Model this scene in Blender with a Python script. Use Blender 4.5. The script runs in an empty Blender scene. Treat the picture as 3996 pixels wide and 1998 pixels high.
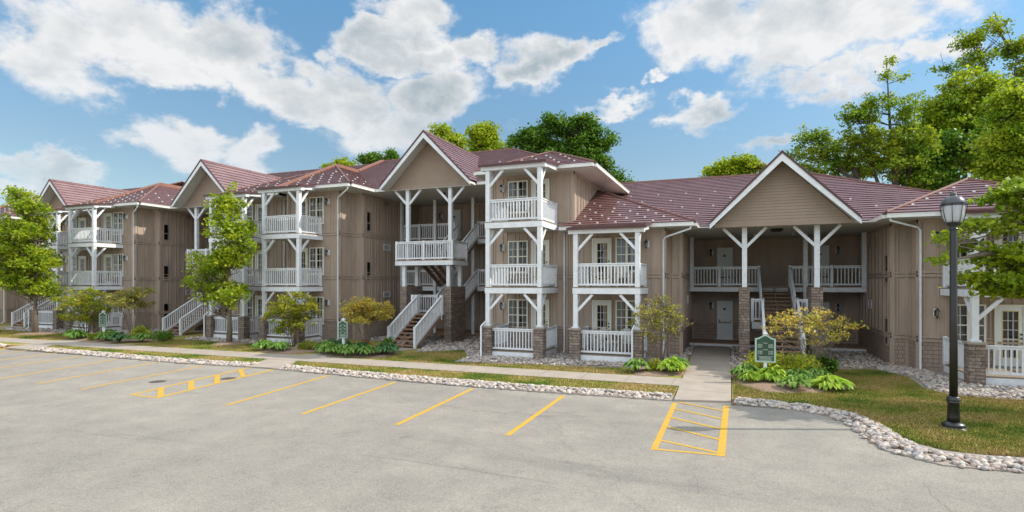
import bpy, bmesh, math, random
import numpy as np
from mathutils import Vector
R = math.radians
# ------------------------------------------------------------------ camera
C = bpy.context.scene.collection
sc = bpy.context.scene
cam = bpy.data.cameras.new("camera"); camo = bpy.data.objects.new("camera", cam); C.objects.link(camo)
camo.location = (0, 0, 3.3); camo.rotation_euler = (R(90), 0, R(21.7))
cam.sensor_width = 36; cam.lens = 36 * 2187 / 3996; cam.shift_y = 107 / 3996
cam.clip_start = .1; cam.clip_end = 3000
sc.camera = camo
# ------------------------------------------------------------------ sky, sun, exposure
SUN_AZ = math.atan2(2.1, 5.5)      # direction towards the sun in plan (from +x), behind the row on the right
SUN_EL = R(40)
w = bpy.data.worlds.new("World"); sc.world = w; w.use_nodes = True
nt = w.node_tree; nt.nodes.clear()
def nd(t, **k):
    n = nt.nodes.new(t)
    for a, b in k.items(): setattr(n, a, b)
    return n
def ln(a, b): nt.links.new(a, b)
def mth(op, a, b=None, c=None, clamp=False):
    n = nd('ShaderNodeMath', operation=op); n.use_clamp = clamp
    for i, v in enumerate((a, b, c)):
        if v is None: continue
        if hasattr(v, 'is_linked'): ln(v, n.inputs[i])
        else: n.inputs[i].default_value = v
    return n.outputs[0]
def vdot(a, v):
    n = nd('ShaderNodeVectorMath', operation='DOT_PRODUCT'); ln(a, n.inputs[0]); n.inputs[1].default_value = v
    return n.outputs['Value']
sky = nd('ShaderNodeTexSky', sky_type='NISHITA'); sky.sun_disc = False
sky.sun_elevation = SUN_EL; sky.sun_rotation = R(90) - SUN_AZ
sky.air_density = 1.3; sky.dust_density = .3; sky.ozone_density = 1.0
tc = nd('ShaderNodeTexCoord').outputs['Generated']
ca, sa = math.cos(R(21.7)), math.sin(R(21.7))
dx = vdot(tc, (ca, sa, 0)); dy = vdot(tc, (-sa, ca, 0)); dz = vdot(tc, (0, 0, 1))
az = mth('ARCTAN2', dx, dy); el = mth('ARCSINE', dz)
comb = nd('ShaderNodeCombineXYZ'); ln(az, comb.inputs[0]); ln(mth('MULTIPLY', el, 1.45), comb.inputs[1])
def noise(scale, detail, rough, off=(0, 0, 0), dist=0.0):
    a = nd('ShaderNodeVectorMath', operation='ADD'); ln(comb.outputs[0], a.inputs[0]); a.inputs[1].default_value = off
    n = nd('ShaderNodeTexNoise'); ln(a.outputs[0], n.inputs['Vector'])
    n.inputs['Scale'].default_value = scale; n.inputs['Detail'].default_value = detail
    n.inputs['Roughness'].default_value = rough; n.inputs['Distortion'].default_value = dist
    return n.outputs['Fac']
# cumulus banks: azimuth, elevation, half sizes, weight (radians, in the world)
BANKS = [(-0.692, 0.323, 0.08, 0.064, 1), (-0.597, 0.366, 0.112, 0.067, 1.05), (-0.547, 0.312, 0.078, 0.038, 0.95), (-0.477, 0.369, 0.095, 0.06, 1), (-0.431, 0.325, 0.088, 0.038, 0.9), (-0.174, 0.439, 0.083, 0.051, 1.05), (-0.229, 0.389, 0.081, 0.041, 1.05), (-0.146, 0.382, 0.09, 0.042, 1),
 (-0.062, 0.397, 0.049, 0.033, 0.95), (-0.314, 0.357, 0.027, 0.021, 0.75), (-0.358, 0.304, 0.093, 0.045, 0.95), (-0.269, 0.307, 0.099, 0.047, 0.95), (-0.146, 0.32, 0.09, 0.047, 1.0), (-0.215, 0.259, 0.156, 0.049, 0.72), (0.079, 0.391, 0.085, 0.03, 1), (0.051, 0.37, 0.064, 0.028, 0.95),
 (0.17, 0.399, 0.045, 0.019, 0.85), (0.342, 0.406, 0.12, 0.059, 1.05), (0.495, 0.387, 0.137, 0.062, 1.1), (0.604, 0.38, 0.091, 0.038, 1.0), (0.512, 0.321, 0.081, 0.031, 0.95), (0.589, 0.329, 0.069, 0.032, 0.9), (0.668, 0.329, 0.042, 0.03, 0.95), (0.284, 0.366, 0.049, 0.03, 0.8),
 (0.245, 0.339, 0.019, 0.009, 0.75), (0.323, 0.283, 0.051, 0.028, 0.92), (0.191, 0.301, 0.065, 0.018, 0.8), (-0.52, 0.214, 0.08, 0.041, 0.95), (-0.431, 0.208, 0.053, 0.034, 0.85), (-0.683, 0.154, 0.049, 0.026, 0.97), (-0.725, 0.131, 0.036, 0.015, 0.7), (0.445, 0.219, 0.043, 0.021, 0.85),
 (-0.202, 0.214, 0.116, 0.023, 0.45)]
wa = noise(9, 6, .6, (20, 3, 0)); wb = noise(9, 6, .6, (4, 31, 0)); az0, el0 = az, el
az = mth('ADD', az, mth('MULTIPLY', mth('SUBTRACT', wa, .5), .22)); el = mth('ADD', el, mth('MULTIPLY', mth('SUBTRACT', wb, .5), .16))
acc = None
for (a0, e0, ra, re, wt) in BANKS:
    u = mth('MULTIPLY', mth('SUBTRACT', az, a0), 1 / ra); v = mth('MULTIPLY', mth('SUBTRACT', el, e0), 1 / re)
    d = mth('ADD', mth('MULTIPLY', u, u), mth('MULTIPLY', v, v))
    g = mth('MULTIPLY', mth('EXPONENT', mth('MULTIPLY', d, -.8)), wt)
    acc = g if acc is None else mth('MAXIMUM', acc, g)
az, el = az0, el0
n1 = noise(6.5, 10, .62, (3.1, 1.7, 0), .15); n2 = noise(3.2, 3, .5, (8, 4, 2))
n1b = noise(6.5, 10, .62, (3.1 - .02, 1.7 - .035, 0), .15)
def ss(v, a, b):
    n = nd('ShaderNodeMapRange', interpolation_type='SMOOTHSTEP'); ln(v, n.inputs[0]); n.inputs[1].default_value = a; n.inputs[2].default_value = b; return n.outputs[0]
far = mth('MAXIMUM', ss(mth('ABSOLUTE', az), .90, 1.5), ss(el, .55, .80))  # mask of the out-of-view sky, given added cloud cover for fill light
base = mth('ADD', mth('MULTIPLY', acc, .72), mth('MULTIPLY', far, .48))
dens = mth('ADD', base, mth('MULTIPLY', mth('SUBTRACT', n1, .5), 1.25))
cov = nd('ShaderNodeMapRange', interpolation_type='SMOOTHSTEP'); ln(dens, cov.inputs[0])
cov.inputs[1].default_value = .20; cov.inputs[2].default_value = .54
# thick middle of a cloud is greyer, rims facing the sun brighter
thick = nd('ShaderNodeMapRange', interpolation_type='SMOOTHSTEP'); ln(mth('ADD', dens, mth('MULTIPLY', mth('SUBTRACT', n2, .5), 1.6)), thick.inputs[0])
thick.inputs[1].default_value = .32; thick.inputs[2].default_value = 1.0
rim = mth('MULTIPLY', mth('SUBTRACT', n1, n1b), 2.2)
cr = nd('ShaderNodeMix', data_type='RGBA'); ln(mth('SUBTRACT', thick.outputs[0], rim, None, True), cr.inputs[0])
cr.inputs[6].default_value = (5.5, 5.5, 5.5, 1); cr.inputs[7].default_value = (2.6, 3.05, 3.35, 1)
mx = nd('ShaderNodeMix', data_type='RGBA')
lowfade = nd('ShaderNodeMapRange'); ln(el, lowfade.inputs[0]); lowfade.inputs[1].default_value = .0; lowfade.inputs[2].default_value = .30
lowfade.inputs[3].default_value = .45; lowfade.inputs[4].default_value = .97
ln(mth('MULTIPLY', cov.outputs[0], lowfade.outputs[0]), mx.inputs[0])
skm = nd('ShaderNodeMix', data_type='RGBA', blend_type='MULTIPLY'); skm.inputs[0].default_value = 1
ln(sky.outputs[0], skm.inputs[6]); tm_ = nd('ShaderNodeMix', data_type='RGBA'); tf_ = nd('ShaderNodeMapRange'); ln(el, tf_.inputs[0]); tf_.inputs[1].default_value = .20; tf_.inputs[2].default_value = .45
ln(tf_.outputs[0], tm_.inputs[0]); tm_.inputs[6].default_value = (.62, .70, .76, 1); tm_.inputs[7].default_value = (.62, .90, 1.0, 1); hz_ = nd('ShaderNodeMix', data_type='RGBA'); hf_ = nd('ShaderNodeMapRange'); ln(el, hf_.inputs[0]); hf_.inputs[1].default_value = -.02; hf_.inputs[2].default_value = .15
ln(hf_.outputs[0], hz_.inputs[0]); hz_.inputs[6].default_value = (.50, .56, .95, 1); ln(tm_.outputs[2], hz_.inputs[7]); ln(hz_.outputs[2], skm.inputs[7])
ln(skm.outputs[2], mx.inputs[6]); ln(cr.outputs[2], mx.inputs[7])
bg = nd('ShaderNodeBackground'); # unseen sky behind and above the camera is brightened as added fill light
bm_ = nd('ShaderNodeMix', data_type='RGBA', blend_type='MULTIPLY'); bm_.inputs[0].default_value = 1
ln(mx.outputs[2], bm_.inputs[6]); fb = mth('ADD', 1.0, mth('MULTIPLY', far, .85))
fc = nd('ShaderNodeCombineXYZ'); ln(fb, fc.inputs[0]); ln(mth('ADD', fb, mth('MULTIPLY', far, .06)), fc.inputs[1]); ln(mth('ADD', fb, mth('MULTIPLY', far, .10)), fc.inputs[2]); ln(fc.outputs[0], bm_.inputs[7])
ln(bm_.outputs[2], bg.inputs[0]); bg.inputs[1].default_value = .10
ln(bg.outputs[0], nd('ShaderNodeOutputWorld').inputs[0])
sun = bpy.data.lights.new("sun", 'SUN'); sun.energy = 2.95; sun.angle = R(.5); sun.color = (1, .93, .82)
so = bpy.data.objects.new("sun", sun); C.objects.link(so)
sd = Vector((math.cos(SUN_AZ) * math.cos(SUN_EL), math.sin(SUN_AZ) * math.cos(SUN_EL), math.sin(SUN_EL)))
so.rotation_euler = sd.to_track_quat('Z', 'Y').to_euler(); so.location = (30, 10, 40)
vs = sc.view_settings; vs.view_transform = 'Standard'; vs.look = 'None'; vs.gamma = 1; vs.exposure = .72
sc.cycles.max_bounces = 6; sc.cycles.diffuse_bounces = 2; sc.cycles.transparent_max_bounces = 12
rnd = random.Random(5)

# ------------------------------------------------------------------ materials
def mat(name, col, rough=.7, col2=None, scale=8, bump=0, bscale=60, metal=0, spec=.4, detail=4, stretch=None, trans=0):
    m = bpy.data.materials.new(name); m.use_nodes = True; t = m.node_tree
    b = t.nodes['Principled BSDF']; b.inputs['Roughness'].default_value = rough; b.inputs['Metallic'].default_value = metal
    b.inputs['Specular IOR Level'].default_value = spec
    b.inputs['Base Color'].default_value = (*col, 1)
    g = t.nodes.new('ShaderNodeNewGeometry'); src = g.outputs['Position']
    if stretch:
        mp = t.nodes.new('ShaderNodeMapping'); mp.inputs['Scale'].default_value = stretch
        t.links.new(src, mp.inputs[0]); src = mp.outputs[0]
    if col2:
        n = t.nodes.new('ShaderNodeTexNoise'); n.inputs['Scale'].default_value = scale; n.inputs['Detail'].default_value = detail; n.inputs['Roughness'].default_value = .6
        t.links.new(src, n.inputs['Vector'])
        mr = t.nodes.new('ShaderNodeMapRange'); mr.inputs[1].default_value = .36; mr.inputs[2].default_value = .64; t.links.new(n.outputs['Fac'], mr.inputs[0])
        x = t.nodes.new('ShaderNodeMix'); x.data_type = 'RGBA'; x.inputs[6].default_value = (*col, 1); x.inputs[7].default_value = (*col2, 1)
        t.links.new(mr.outputs[0], x.inputs[0]); t.links.new(x.outputs[2], b.inputs['Base Color'])
    if bump:
        n = t.nodes.new('ShaderNodeTexNoise'); n.inputs['Scale'].default_value = bscale; n.inputs['Detail'].default_value = 3
        t.links.new(src, n.inputs['Vector']); bp = t.nodes.new('ShaderNodeBump'); bp.inputs['Strength'].default_value = bump; bp.inputs['Distance'].default_value = .02
        t.links.new(n.outputs['Fac'], bp.inputs['Height']); t.links.new(bp.outputs[0], b.inputs['Normal'])
    if trans:
        tr = t.nodes.new('ShaderNodeBsdfTranslucent'); ms = t.nodes.new('ShaderNodeMixShader'); ms.inputs[0].default_value = trans
        out = t.nodes['Material Output']
        t.links.new(b.outputs[0], ms.inputs[1]); t.links.new(tr.outputs[0], ms.inputs[2]); t.links.new(ms.outputs[0], out.inputs[0])
        if col2: t.links.new(x.outputs[2], tr.inputs[0])
        else: tr.inputs[0].default_value = (*col, 1)
    return m
M = {}
M['tan'] = mat('tan_siding', (.43, .332, .262), .75, (.36, .275, .214), 2.2, .12, 40, stretch=(1, 1, .22))
M['tandark'] = mat('tan_trim', (.42, .322, .252), .7, (.375, .288, .224), 2)
M['lap'] = mat('lap_siding', (.325, .245, .185), .7, (.30, .222, .166), 1.5, .05, 30)
M['white'] = mat('white_paint', (.77, .78, .80), .5, (.67, .68, .69), 5)
M['gutter'] = mat('gutter_white', (.76, .75, .71), .4, (.70, .69, .65), 2)
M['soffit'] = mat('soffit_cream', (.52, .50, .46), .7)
M['cream'] = mat('cream_frame', (.74, .70, .58), .5)
M['doorw'] = mat('door_white', (.72, .73, .72), .5)
M['brass'] = mat('yellow_weatherstrip', (.62, .48, .18), .5)
M['roof'] = mat('roof_metal', (.175, .086, .082), .30, (.225, .118, .113), .9, .22, 26, spec=1.0)
M['ridge'] = mat('roof_cap', (.17, .085, .075), .75, (.22, .11, .09), 5)
M['rust'] = mat('rust_flashing', (.26, .115, .075), .5, (.21, .09, .06), 3)
M['trimred'] = mat('roof_edge', (.085, .035, .035), .5)
M['guard'] = mat('snow_guard_metal', (.70, .67, .64), .5)
M['wood'] = mat('stained_wood', (.27, .155, .095), .75, (.37, .24, .16), 9, .2, 50, stretch=(1, 6, 6))
M['deckwood'] = mat('deck_wood', (.22, .17, .125), .8, (.30, .245, .185), 6, .1, 50)
M['black'] = mat('black_metal', (.012, .012, .013), .35, spec=.6)
M['dark'] = mat('unlit_room_backing', (.012, .013, .015), .6)  # near-black backing colour standing in for the shade inside unlit rooms
M['curtain'] = mat('curtain_cloth', (.42, .44, .45), .9, (.30, .32, .33), 14, stretch=(1, 1, .02))
M['ltan'] = mat('louvre_brown', (.10, .08, .07), .6)
M['asph'] = None
M['signg'] = mat('sign_green', (.040, .085, .048), .5, (.034, .072, .042), 5)
M['signf'] = mat('sign_frame', (.42, .55, .46), .5)
M['letter'] = mat('sign_letter', (.62, .68, .60), .6)
M['yellow'] = mat('line_paint', (.54, .32, .035), .75, (.46, .28, .04), 7, .15, 90, detail=8)
def worn_paint():
    m = M['yellow']; t = m.node_tree; b = t.nodes['Principled BSDF']; old = b.inputs['Base Color'].links[0].from_socket
    g = t.nodes.new('ShaderNodeNewGeometry'); n = t.nodes.new('ShaderNodeTexNoise'); n.inputs['Scale'].default_value = 26; n.inputs['Detail'].default_value = 6; n.inputs['Roughness'].default_value = .75; t.links.new(g.outputs['Position'], n.inputs[0])
    n2_ = t.nodes.new('ShaderNodeTexNoise'); n2_.inputs['Scale'].default_value = .8; t.links.new(g.outputs['Position'], n2_.inputs[0])
    a = t.nodes.new('ShaderNodeMath'); a.operation = 'MULTIPLY_ADD'; a.inputs[1].default_value = .5; t.links.new(n2_.outputs[0], a.inputs[0]); t.links.new(n.outputs[0], a.inputs[2])
    r = t.nodes.new('ShaderNodeMapRange'); r.inputs[1].default_value = .86; r.inputs[2].default_value = .95; r.inputs[4].default_value = .3; t.links.new(a.outputs[0], r.inputs[0])
    x = t.nodes.new('ShaderNodeMix'); x.data_type = 'RGBA'; t.links.new(r.outputs[0], x.inputs[0]); t.links.new(old, x.inputs[6]); x.inputs[7].default_value = (.30, .26, .20, 1); t.links.new(x.outputs[2], b.inputs['Base Color'])
worn_paint()
M['conc'] = mat('concrete', (.37, .315, .262), .85, (.315, .268, .224), 1.6, .25, 70, detail=7)
M['mulch'] = mat('bark_mulch', (.20, .125, .085), .95, (.34, .24, .17), 22, .8, 60)
M['soil'] = mat('bed_gravel', (.25, .215, .19), .95, (.36, .31, .27), 14, .9, 40)
M['bark'] = mat('bark', (.15, .115, .085), .95, (.25, .20, .155), 12, .8, 30, stretch=(3, 3, .6))
M['barkd'] = mat('bark_dark', (.055, .045, .038), .95, (.12, .10, .085), 6, .8, 20, stretch=(3, 3, .6))
M['chair'] = mat('chair_plastic', (.55, .53, .48), .5)
M['iron'] = mat('iron_cover', (.06, .055, .052), .7, (.10, .09, .08), 30, .4, 60)

def leafmat(name, a, b, sc_=1.2, tr=.45):
    m = mat(name, a, .45, b, sc_, spec=.35, trans=tr); t = m.node_tree
    mixn = [n for n in t.nodes if n.type == 'MIX'][0]; outs = [l.to_socket for l in mixn.outputs[2].links]
    g = [n for n in t.nodes if n.type == 'NEW_GEOMETRY'][0]
    r = t.nodes.new('ShaderNodeValToRGB'); e = r.color_ramp.elements; e[0].color = (.62, .68, .55, 1); e[1].color = (1.45, 1.32, 1.5, 1); t.links.new(g.outputs['Random Per Island'], r.inputs[0])
    x = t.nodes.new('ShaderNodeMix'); x.data_type = 'RGBA'; x.blend_type = 'MULTIPLY'; x.inputs[0].default_value = 1; t.links.new(mixn.outputs[2], x.inputs[6]); t.links.new(r.outputs[0], x.inputs[7])
    for o in outs: t.links.new(x.outputs[2], o)
    return m
M['maple'] = leafmat('maple_leaf', (.21, .33, .015), (.40, .48, .025), 1.0, .55)
M['mapledark'] = leafmat('dark_maple_leaf', (.06, .16, .015), (.15, .28, .02), .8, .45)  # darker green leaf tone for some background trees
M['mapleold'] = leafmat('large_maple_leaf', (.13, .25, .018), (.36, .44, .025), .45, .5)
M['mapleyell'] = leafmat('yellowing_maple_leaf', (.19, .33, .018), (.38, .46, .025), .5, .5)
M['golden'] = leafmat('golden_leaf', (.50, .50, .07), (.70, .50, .10), 2.6, .5)
M['olive'] = leafmat('olive_leaf', (.26, .29, .05), (.42, .36, .08), 2.6, .5)
M['greenyel'] = leafmat('green_yellow_leaf', (.20, .30, .02), (.42, .38, .03), 2.2, .5)
M['hosta'] = leafmat('hosta_leaf', (.12, .27, .035), (.28, .44, .09), 4, .35)
M['hostab'] = leafmat('blue_hosta_leaf', (.05, .15, .045), (.11, .24, .07), 4, .3)
M['hostay'] = leafmat('lime_hosta_leaf', (.27, .46, .03), (.44, .58, .06), 4, .4)
M['spirea'] = leafmat('lime_shrub_leaf', (.36, .46, .03), (.56, .56, .06), 5, .5)
M['shrub'] = leafmat('green_shrub_leaf', (.08, .19, .02), (.17, .29, .03), 5, .4)
M['redshrub'] = leafmat('red_shrub_leaf', (.20, .05, .02), (.30, .14, .03), 6, .3)

def stone_wall_mat():
    m = bpy.data.materials.new('ledgestone'); m.use_nodes = True; t = m.node_tree; b = t.nodes['Principled BSDF']; b.inputs['Roughness'].default_value = .9
    g = t.nodes.new('ShaderNodeNewGeometry'); sx = t.nodes.new('ShaderNodeSeparateXYZ'); t.links.new(g.outputs['Position'], sx.inputs[0])
    ad = t.nodes.new('ShaderNodeMath'); ad.operation = 'ADD'; t.links.new(sx.outputs[0], ad.inputs[0]); t.links.new(sx.outputs[1], ad.inputs[1])
    cb = t.nodes.new('ShaderNodeCombineXYZ'); t.links.new(ad.outputs[0], cb.inputs[0]); t.links.new(sx.outputs[2], cb.inputs[1])
    br = t.nodes.new('ShaderNodeTexBrick'); t.links.new(cb.outputs[0], br.inputs[0]); br.inputs['Scale'].default_value = 1
    br.inputs['Brick Width'].default_value = .36; br.inputs['Row Height'].default_value = .115; br.inputs['Mortar Size'].default_value = .008
    br.inputs['Color1'].default_value = (.185, .145, .118, 1); br.inputs['Color2'].default_value = (.30, .25, .21, 1); br.inputs['Mortar'].default_value = (.07, .06, .052, 1)
    br.offset = .37; br.squash = 1.4; br.squash_frequency = 3
    n = t.nodes.new('ShaderNodeTexNoise'); n.inputs['Scale'].default_value = 11; n.inputs['Detail'].default_value = 6; t.links.new(g.outputs['Position'], n.inputs[0])
    mx_ = t.nodes.new('ShaderNodeMix'); mx_.data_type = 'RGBA'; mx_.blend_type = 'MULTIPLY'; mx_.inputs[0].default_value = .75
    rr = t.nodes.new('ShaderNodeValToRGB'); rr.color_ramp.elements[0].color = (.55, .5, .48, 1); rr.color_ramp.elements[1].color = (1.5, 1.4, 1.3, 1)
    rr.color_ramp.elements[0].position = .3; rr.color_ramp.elements[1].position = .7
    t.links.new(n.outputs['Fac'], rr.inputs[0]); t.links.new(br.outputs['Color'], mx_.inputs[6]); t.links.new(rr.outputs[0], mx_.inputs[7]); t.links.new(mx_.outputs[2], b.inputs['Base Color'])
    bp = t.nodes.new('ShaderNodeBump'); bp.inputs['Distance'].default_value = .03; bp.inputs['Strength'].default_value = .9
    a2 = t.nodes.new('ShaderNodeMath'); a2.operation = 'SUBTRACT'; t.links.new(n.outputs['Fac'], a2.inputs[0]); t.links.new(br.outputs['Fac'], a2.inputs[1])
    t.links.new(a2.outputs[0], bp.inputs['Height']); t.links.new(bp.outputs[0], b.inputs['Normal'])
    return m
M['stonewall'] = stone_wall_mat()
def shingle_mat():
    m = bpy.data.materials.new('shingle_siding'); m.use_nodes = True; t = m.node_tree; b = t.nodes['Principled BSDF']; b.inputs['Roughness'].default_value = .8
    g = t.nodes.new('ShaderNodeNewGeometry'); sx = t.nodes.new('ShaderNodeSeparateXYZ'); t.links.new(g.outputs['Position'], sx.inputs[0])
    ad = t.nodes.new('ShaderNodeMath'); ad.operation = 'ADD'; t.links.new(sx.outputs[0], ad.inputs[0]); t.links.new(sx.outputs[1], ad.inputs[1])
    cb = t.nodes.new('ShaderNodeCombineXYZ'); t.links.new(ad.outputs[0], cb.inputs[0]); t.links.new(sx.outputs[2], cb.inputs[1])
    br = t.nodes.new('ShaderNodeTexBrick'); t.links.new(cb.outputs[0], br.inputs[0]); br.inputs['Scale'].default_value = 1
    br.inputs['Brick Width'].default_value = .21; br.inputs['Row Height'].default_value = .16; br.inputs['Mortar Size'].default_value = .006
    br.inputs['Color1'].default_value = (.325, .245, .19, 1); br.inputs['Color2'].default_value = (.385, .292, .228, 1); br.inputs['Mortar'].default_value = (.15, .11, .085, 1)
    br.squash = .8; br.squash_frequency = 2
    t.links.new(br.outputs['Color'], b.inputs['Base Color'])
    bp = t.nodes.new('ShaderNodeBump'); bp.invert = True; bp.inputs['Distance'].default_value = .02; t.links.new(br.outputs['Fac'], bp.inputs['Height']); t.links.new(bp.outputs[0], b.inputs['Normal'])
    return m
M['shingle'] = shingle_mat()
def glass_mat(name, tint=.75):
    m = bpy.data.materials.new(name); m.use_nodes = True; t = m.node_tree; t.nodes.remove(t.nodes['Principled BSDF'])
    tr = t.nodes.new('ShaderNodeBsdfTransparent'); tr.inputs[0].default_value = (tint, tint, tint, 1)
    gl = t.nodes.new('ShaderNodeBsdfGlossy'); gl.inputs['Roughness'].default_value = .02
    fr = t.nodes.new('ShaderNodeFresnel'); fr.inputs[0].default_value = 1.6
    ms = t.nodes.new('ShaderNodeMixShader'); t.links.new(fr.outputs[0], ms.inputs[0]); t.links.new(tr.outputs[0], ms.inputs[1]); t.links.new(gl.outputs[0], ms.inputs[2])
    t.links.new(ms.outputs[0], t.nodes['Material Output'].inputs[0]); return m
M['glass'] = glass_mat('window_glass'); M['lampglass'] = glass_mat('lamp_glass', .8)
M['frost'] = mat('ribbed_glass', (.84, .86, .88), .2, (.66, .68, .72), 10, spec=.7, stretch=(8, 8, .3), trans=.6)
def asphalt_mat():
    m = bpy.data.materials.new('asphalt'); m.use_nodes = True; t = m.node_tree; b = t.nodes['Principled BSDF']; b.inputs['Roughness'].default_value = .88; b.inputs['Specular IOR Level'].default_value = .25
    g = t.nodes.new('ShaderNodeNewGeometry'); P = g.outputs['Position']
    def nz(s, d, st=None, r=.6):
        n = t.nodes.new('ShaderNodeTexNoise'); n.inputs['Scale'].default_value = s; n.inputs['Detail'].default_value = d; n.inputs['Roughness'].default_value = r
        src = P
        if st:
            mp = t.nodes.new('ShaderNodeMapping'); mp.inputs['Scale'].default_value = st; t.links.new(P, mp.inputs[0]); src = mp.outputs[0]
        t.links.new(src, n.inputs[0]); return n.outputs['Fac']
    def ramp(f, p0, c0, p1, c1):
        r = t.nodes.new('ShaderNodeValToRGB'); r.color_ramp.elements[0].position = p0; r.color_ramp.elements[1].position = p1
        r.color_ramp.elements[0].color = (*c0, 1); r.color_ramp.elements[1].color = (*c1, 1); t.links.new(f, r.inputs[0]); return r.outputs[0]
    def mixc(bt, f, a, b_):
        x = t.nodes.new('ShaderNodeMix'); x.data_type = 'RGBA'; x.blend_type = bt; x.inputs[0].default_value = f
        t.links.new(a, x.inputs[6]); t.links.new(b_, x.inputs[7]); return x.outputs[2]
    c = ramp(nz(.22, 3, (.35, 1, 1)), .34, (.262, .240, .208), .64, (.315, .287, .246))
    c = mixc('MULTIPLY', .8, c, ramp(nz(1.1, 7, r=.65), .32, (.82, .82, .84), .66, (1.10, 1.09, 1.07)))
    c = mixc('MULTIPLY', .9, c, ramp(nz(45, 3, r=.7), .30, (.62, .62, .62), .70, (1.30, 1.30, 1.30)))
    c = mixc('MULTIPLY', .9, c, ramp(nz(160, 2, r=.7), .32, (.66, .66, .66), .68, (1.30, 1.30, 1.30)))
    c = mixc('MULTIPLY', 1.0, c, ramp(nz(16, 5, r=.75), .32, (.86, .86, .87), .68, (1.12, 1.12, 1.11)))
    c = mixc('MULTIPLY', .8, c, ramp(nz(.55, 5, (.22, 1.6, 1)), .26, (.72, .73, .76), .40, (1, 1, 1)))
    c = mixc('MULTIPLY', .9, c, ramp(nz(1.9, 3, r=.5), .66, (1, 1, 1), .74, (.80, .79, .79)))
    # thin cracks with a shape of their own
    vo = t.nodes.new('ShaderNodeTexVoronoi'); vo.feature = 'DISTANCE_TO_EDGE'; vo.inputs['Scale'].default_value = .11
    dn = t.nodes.new('ShaderNodeTexNoise'); dn.inputs['Scale'].default_value = .9; dn.inputs['Detail'].default_value = 5; t.links.new(P, dn.inputs[0])
    va = t.nodes.new('ShaderNodeVectorMath'); va.operation = 'MULTIPLY_ADD'; t.links.new(dn.outputs['Color'], va.inputs[0]); va.inputs[1].default_value = (1.4, 1.4, 0); t.links.new(P, va.inputs[2])
    t.links.new(va.outputs[0], vo.inputs['Vector'])
    c = mixc('MULTIPLY', .30, c, ramp(vo.outputs['Distance'], .0, (.5, .5, .5), .0022, (1, 1, 1)))
    c = mixc('MULTIPLY', .7, c, ramp(nz(5, 6, r=.7), .26, (.80, .80, .81), .5, (1, 1, 1)))
    t.links.new(c, b.inputs['Base Color'])
    bp = t.nodes.new('ShaderNodeBump'); bp.inputs['Distance'].default_value = .01; bp.inputs['Strength'].default_value = .5
    t.links.new(nz(90, 3, r=.7), bp.inputs['Height']); t.links.new(bp.outputs[0], b.inputs['Normal'])
    return m
M['asph'] = asphalt_mat()
def lawn_mat():
    m = bpy.data.materials.new('lawn'); m.use_nodes = True; t = m.node_tree; b = t.nodes['Principled BSDF']; b.inputs['Roughness'].default_value = .95; b.inputs['Specular IOR Level'].default_value = .1
    g = t.nodes.new('ShaderNodeNewGeometry'); P = g.outputs['Position']
    n = t.nodes.new('ShaderNodeTexNoise'); n.inputs['Scale'].default_value = .55; n.inputs['Detail'].default_value = 5; t.links.new(P, n.inputs[0])
    r = t.nodes.new('ShaderNodeValToRGB'); e = r.color_ramp.elements; e[0].position = .38; e[0].color = (.115, .17, .028, 1); e[1].position = .64; e[1].color = (.37, .27, .11, 1)
    k = e.new(.47); k.color = (.25, .24, .055, 1)
    t.links.new(n.outputs['Fac'], r.inputs[0])
    n2_ = t.nodes.new('ShaderNodeTexNoise'); n2_.inputs['Scale'].default_value = 30; n2_.inputs['Detail'].default_value = 4; t.links.new(P, n2_.inputs[0])
    r2 = t.nodes.new('ShaderNodeValToRGB'); r2.color_ramp.elements[0].position = .3; r2.color_ramp.elements[0].color = (.55, .55, .55, 1); r2.color_ramp.elements[1].position = .7; r2.color_ramp.elements[1].color = (1.35, 1.35, 1.35, 1)
    t.links.new(n2_.outputs['Fac'], r2.inputs[0])
    x = t.nodes.new('ShaderNodeMix'); x.data_type = 'RGBA'; x.blend_type = 'MULTIPLY'; x.inputs[0].default_value = 1; t.links.new(r.outputs[0], x.inputs[6]); t.links.new(r2.outputs[0], x.inputs[7]); r3 = t.nodes.new('ShaderNodeValToRGB'); r3.color_ramp.elements[0].color = (.75, .78, .7, 1); r3.color_ramp.elements[1].color = (1.3, 1.25, 1.3, 1); t.links.new(g.outputs['Random Per Island'], r3.inputs[0])
    x3 = t.nodes.new('ShaderNodeMix'); x3.data_type = 'RGBA'; x3.blend_type = 'MULTIPLY'; x3.inputs[0].default_value = 1; t.links.new(x.outputs[2], x3.inputs[6]); t.links.new(r3.outputs[0], x3.inputs[7]); t.links.new(x3.outputs[2], b.inputs['Base Color'])
    bp = t.nodes.new('ShaderNodeBump'); bp.inputs['Distance'].default_value = .03; bp.inputs['Strength'].default_value = .8; t.links.new(n2_.outputs['Fac'], bp.inputs['Height']); t.links.new(bp.outputs[0], b.inputs['Normal'])
    return m
M['lawn'] = lawn_mat()
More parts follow.
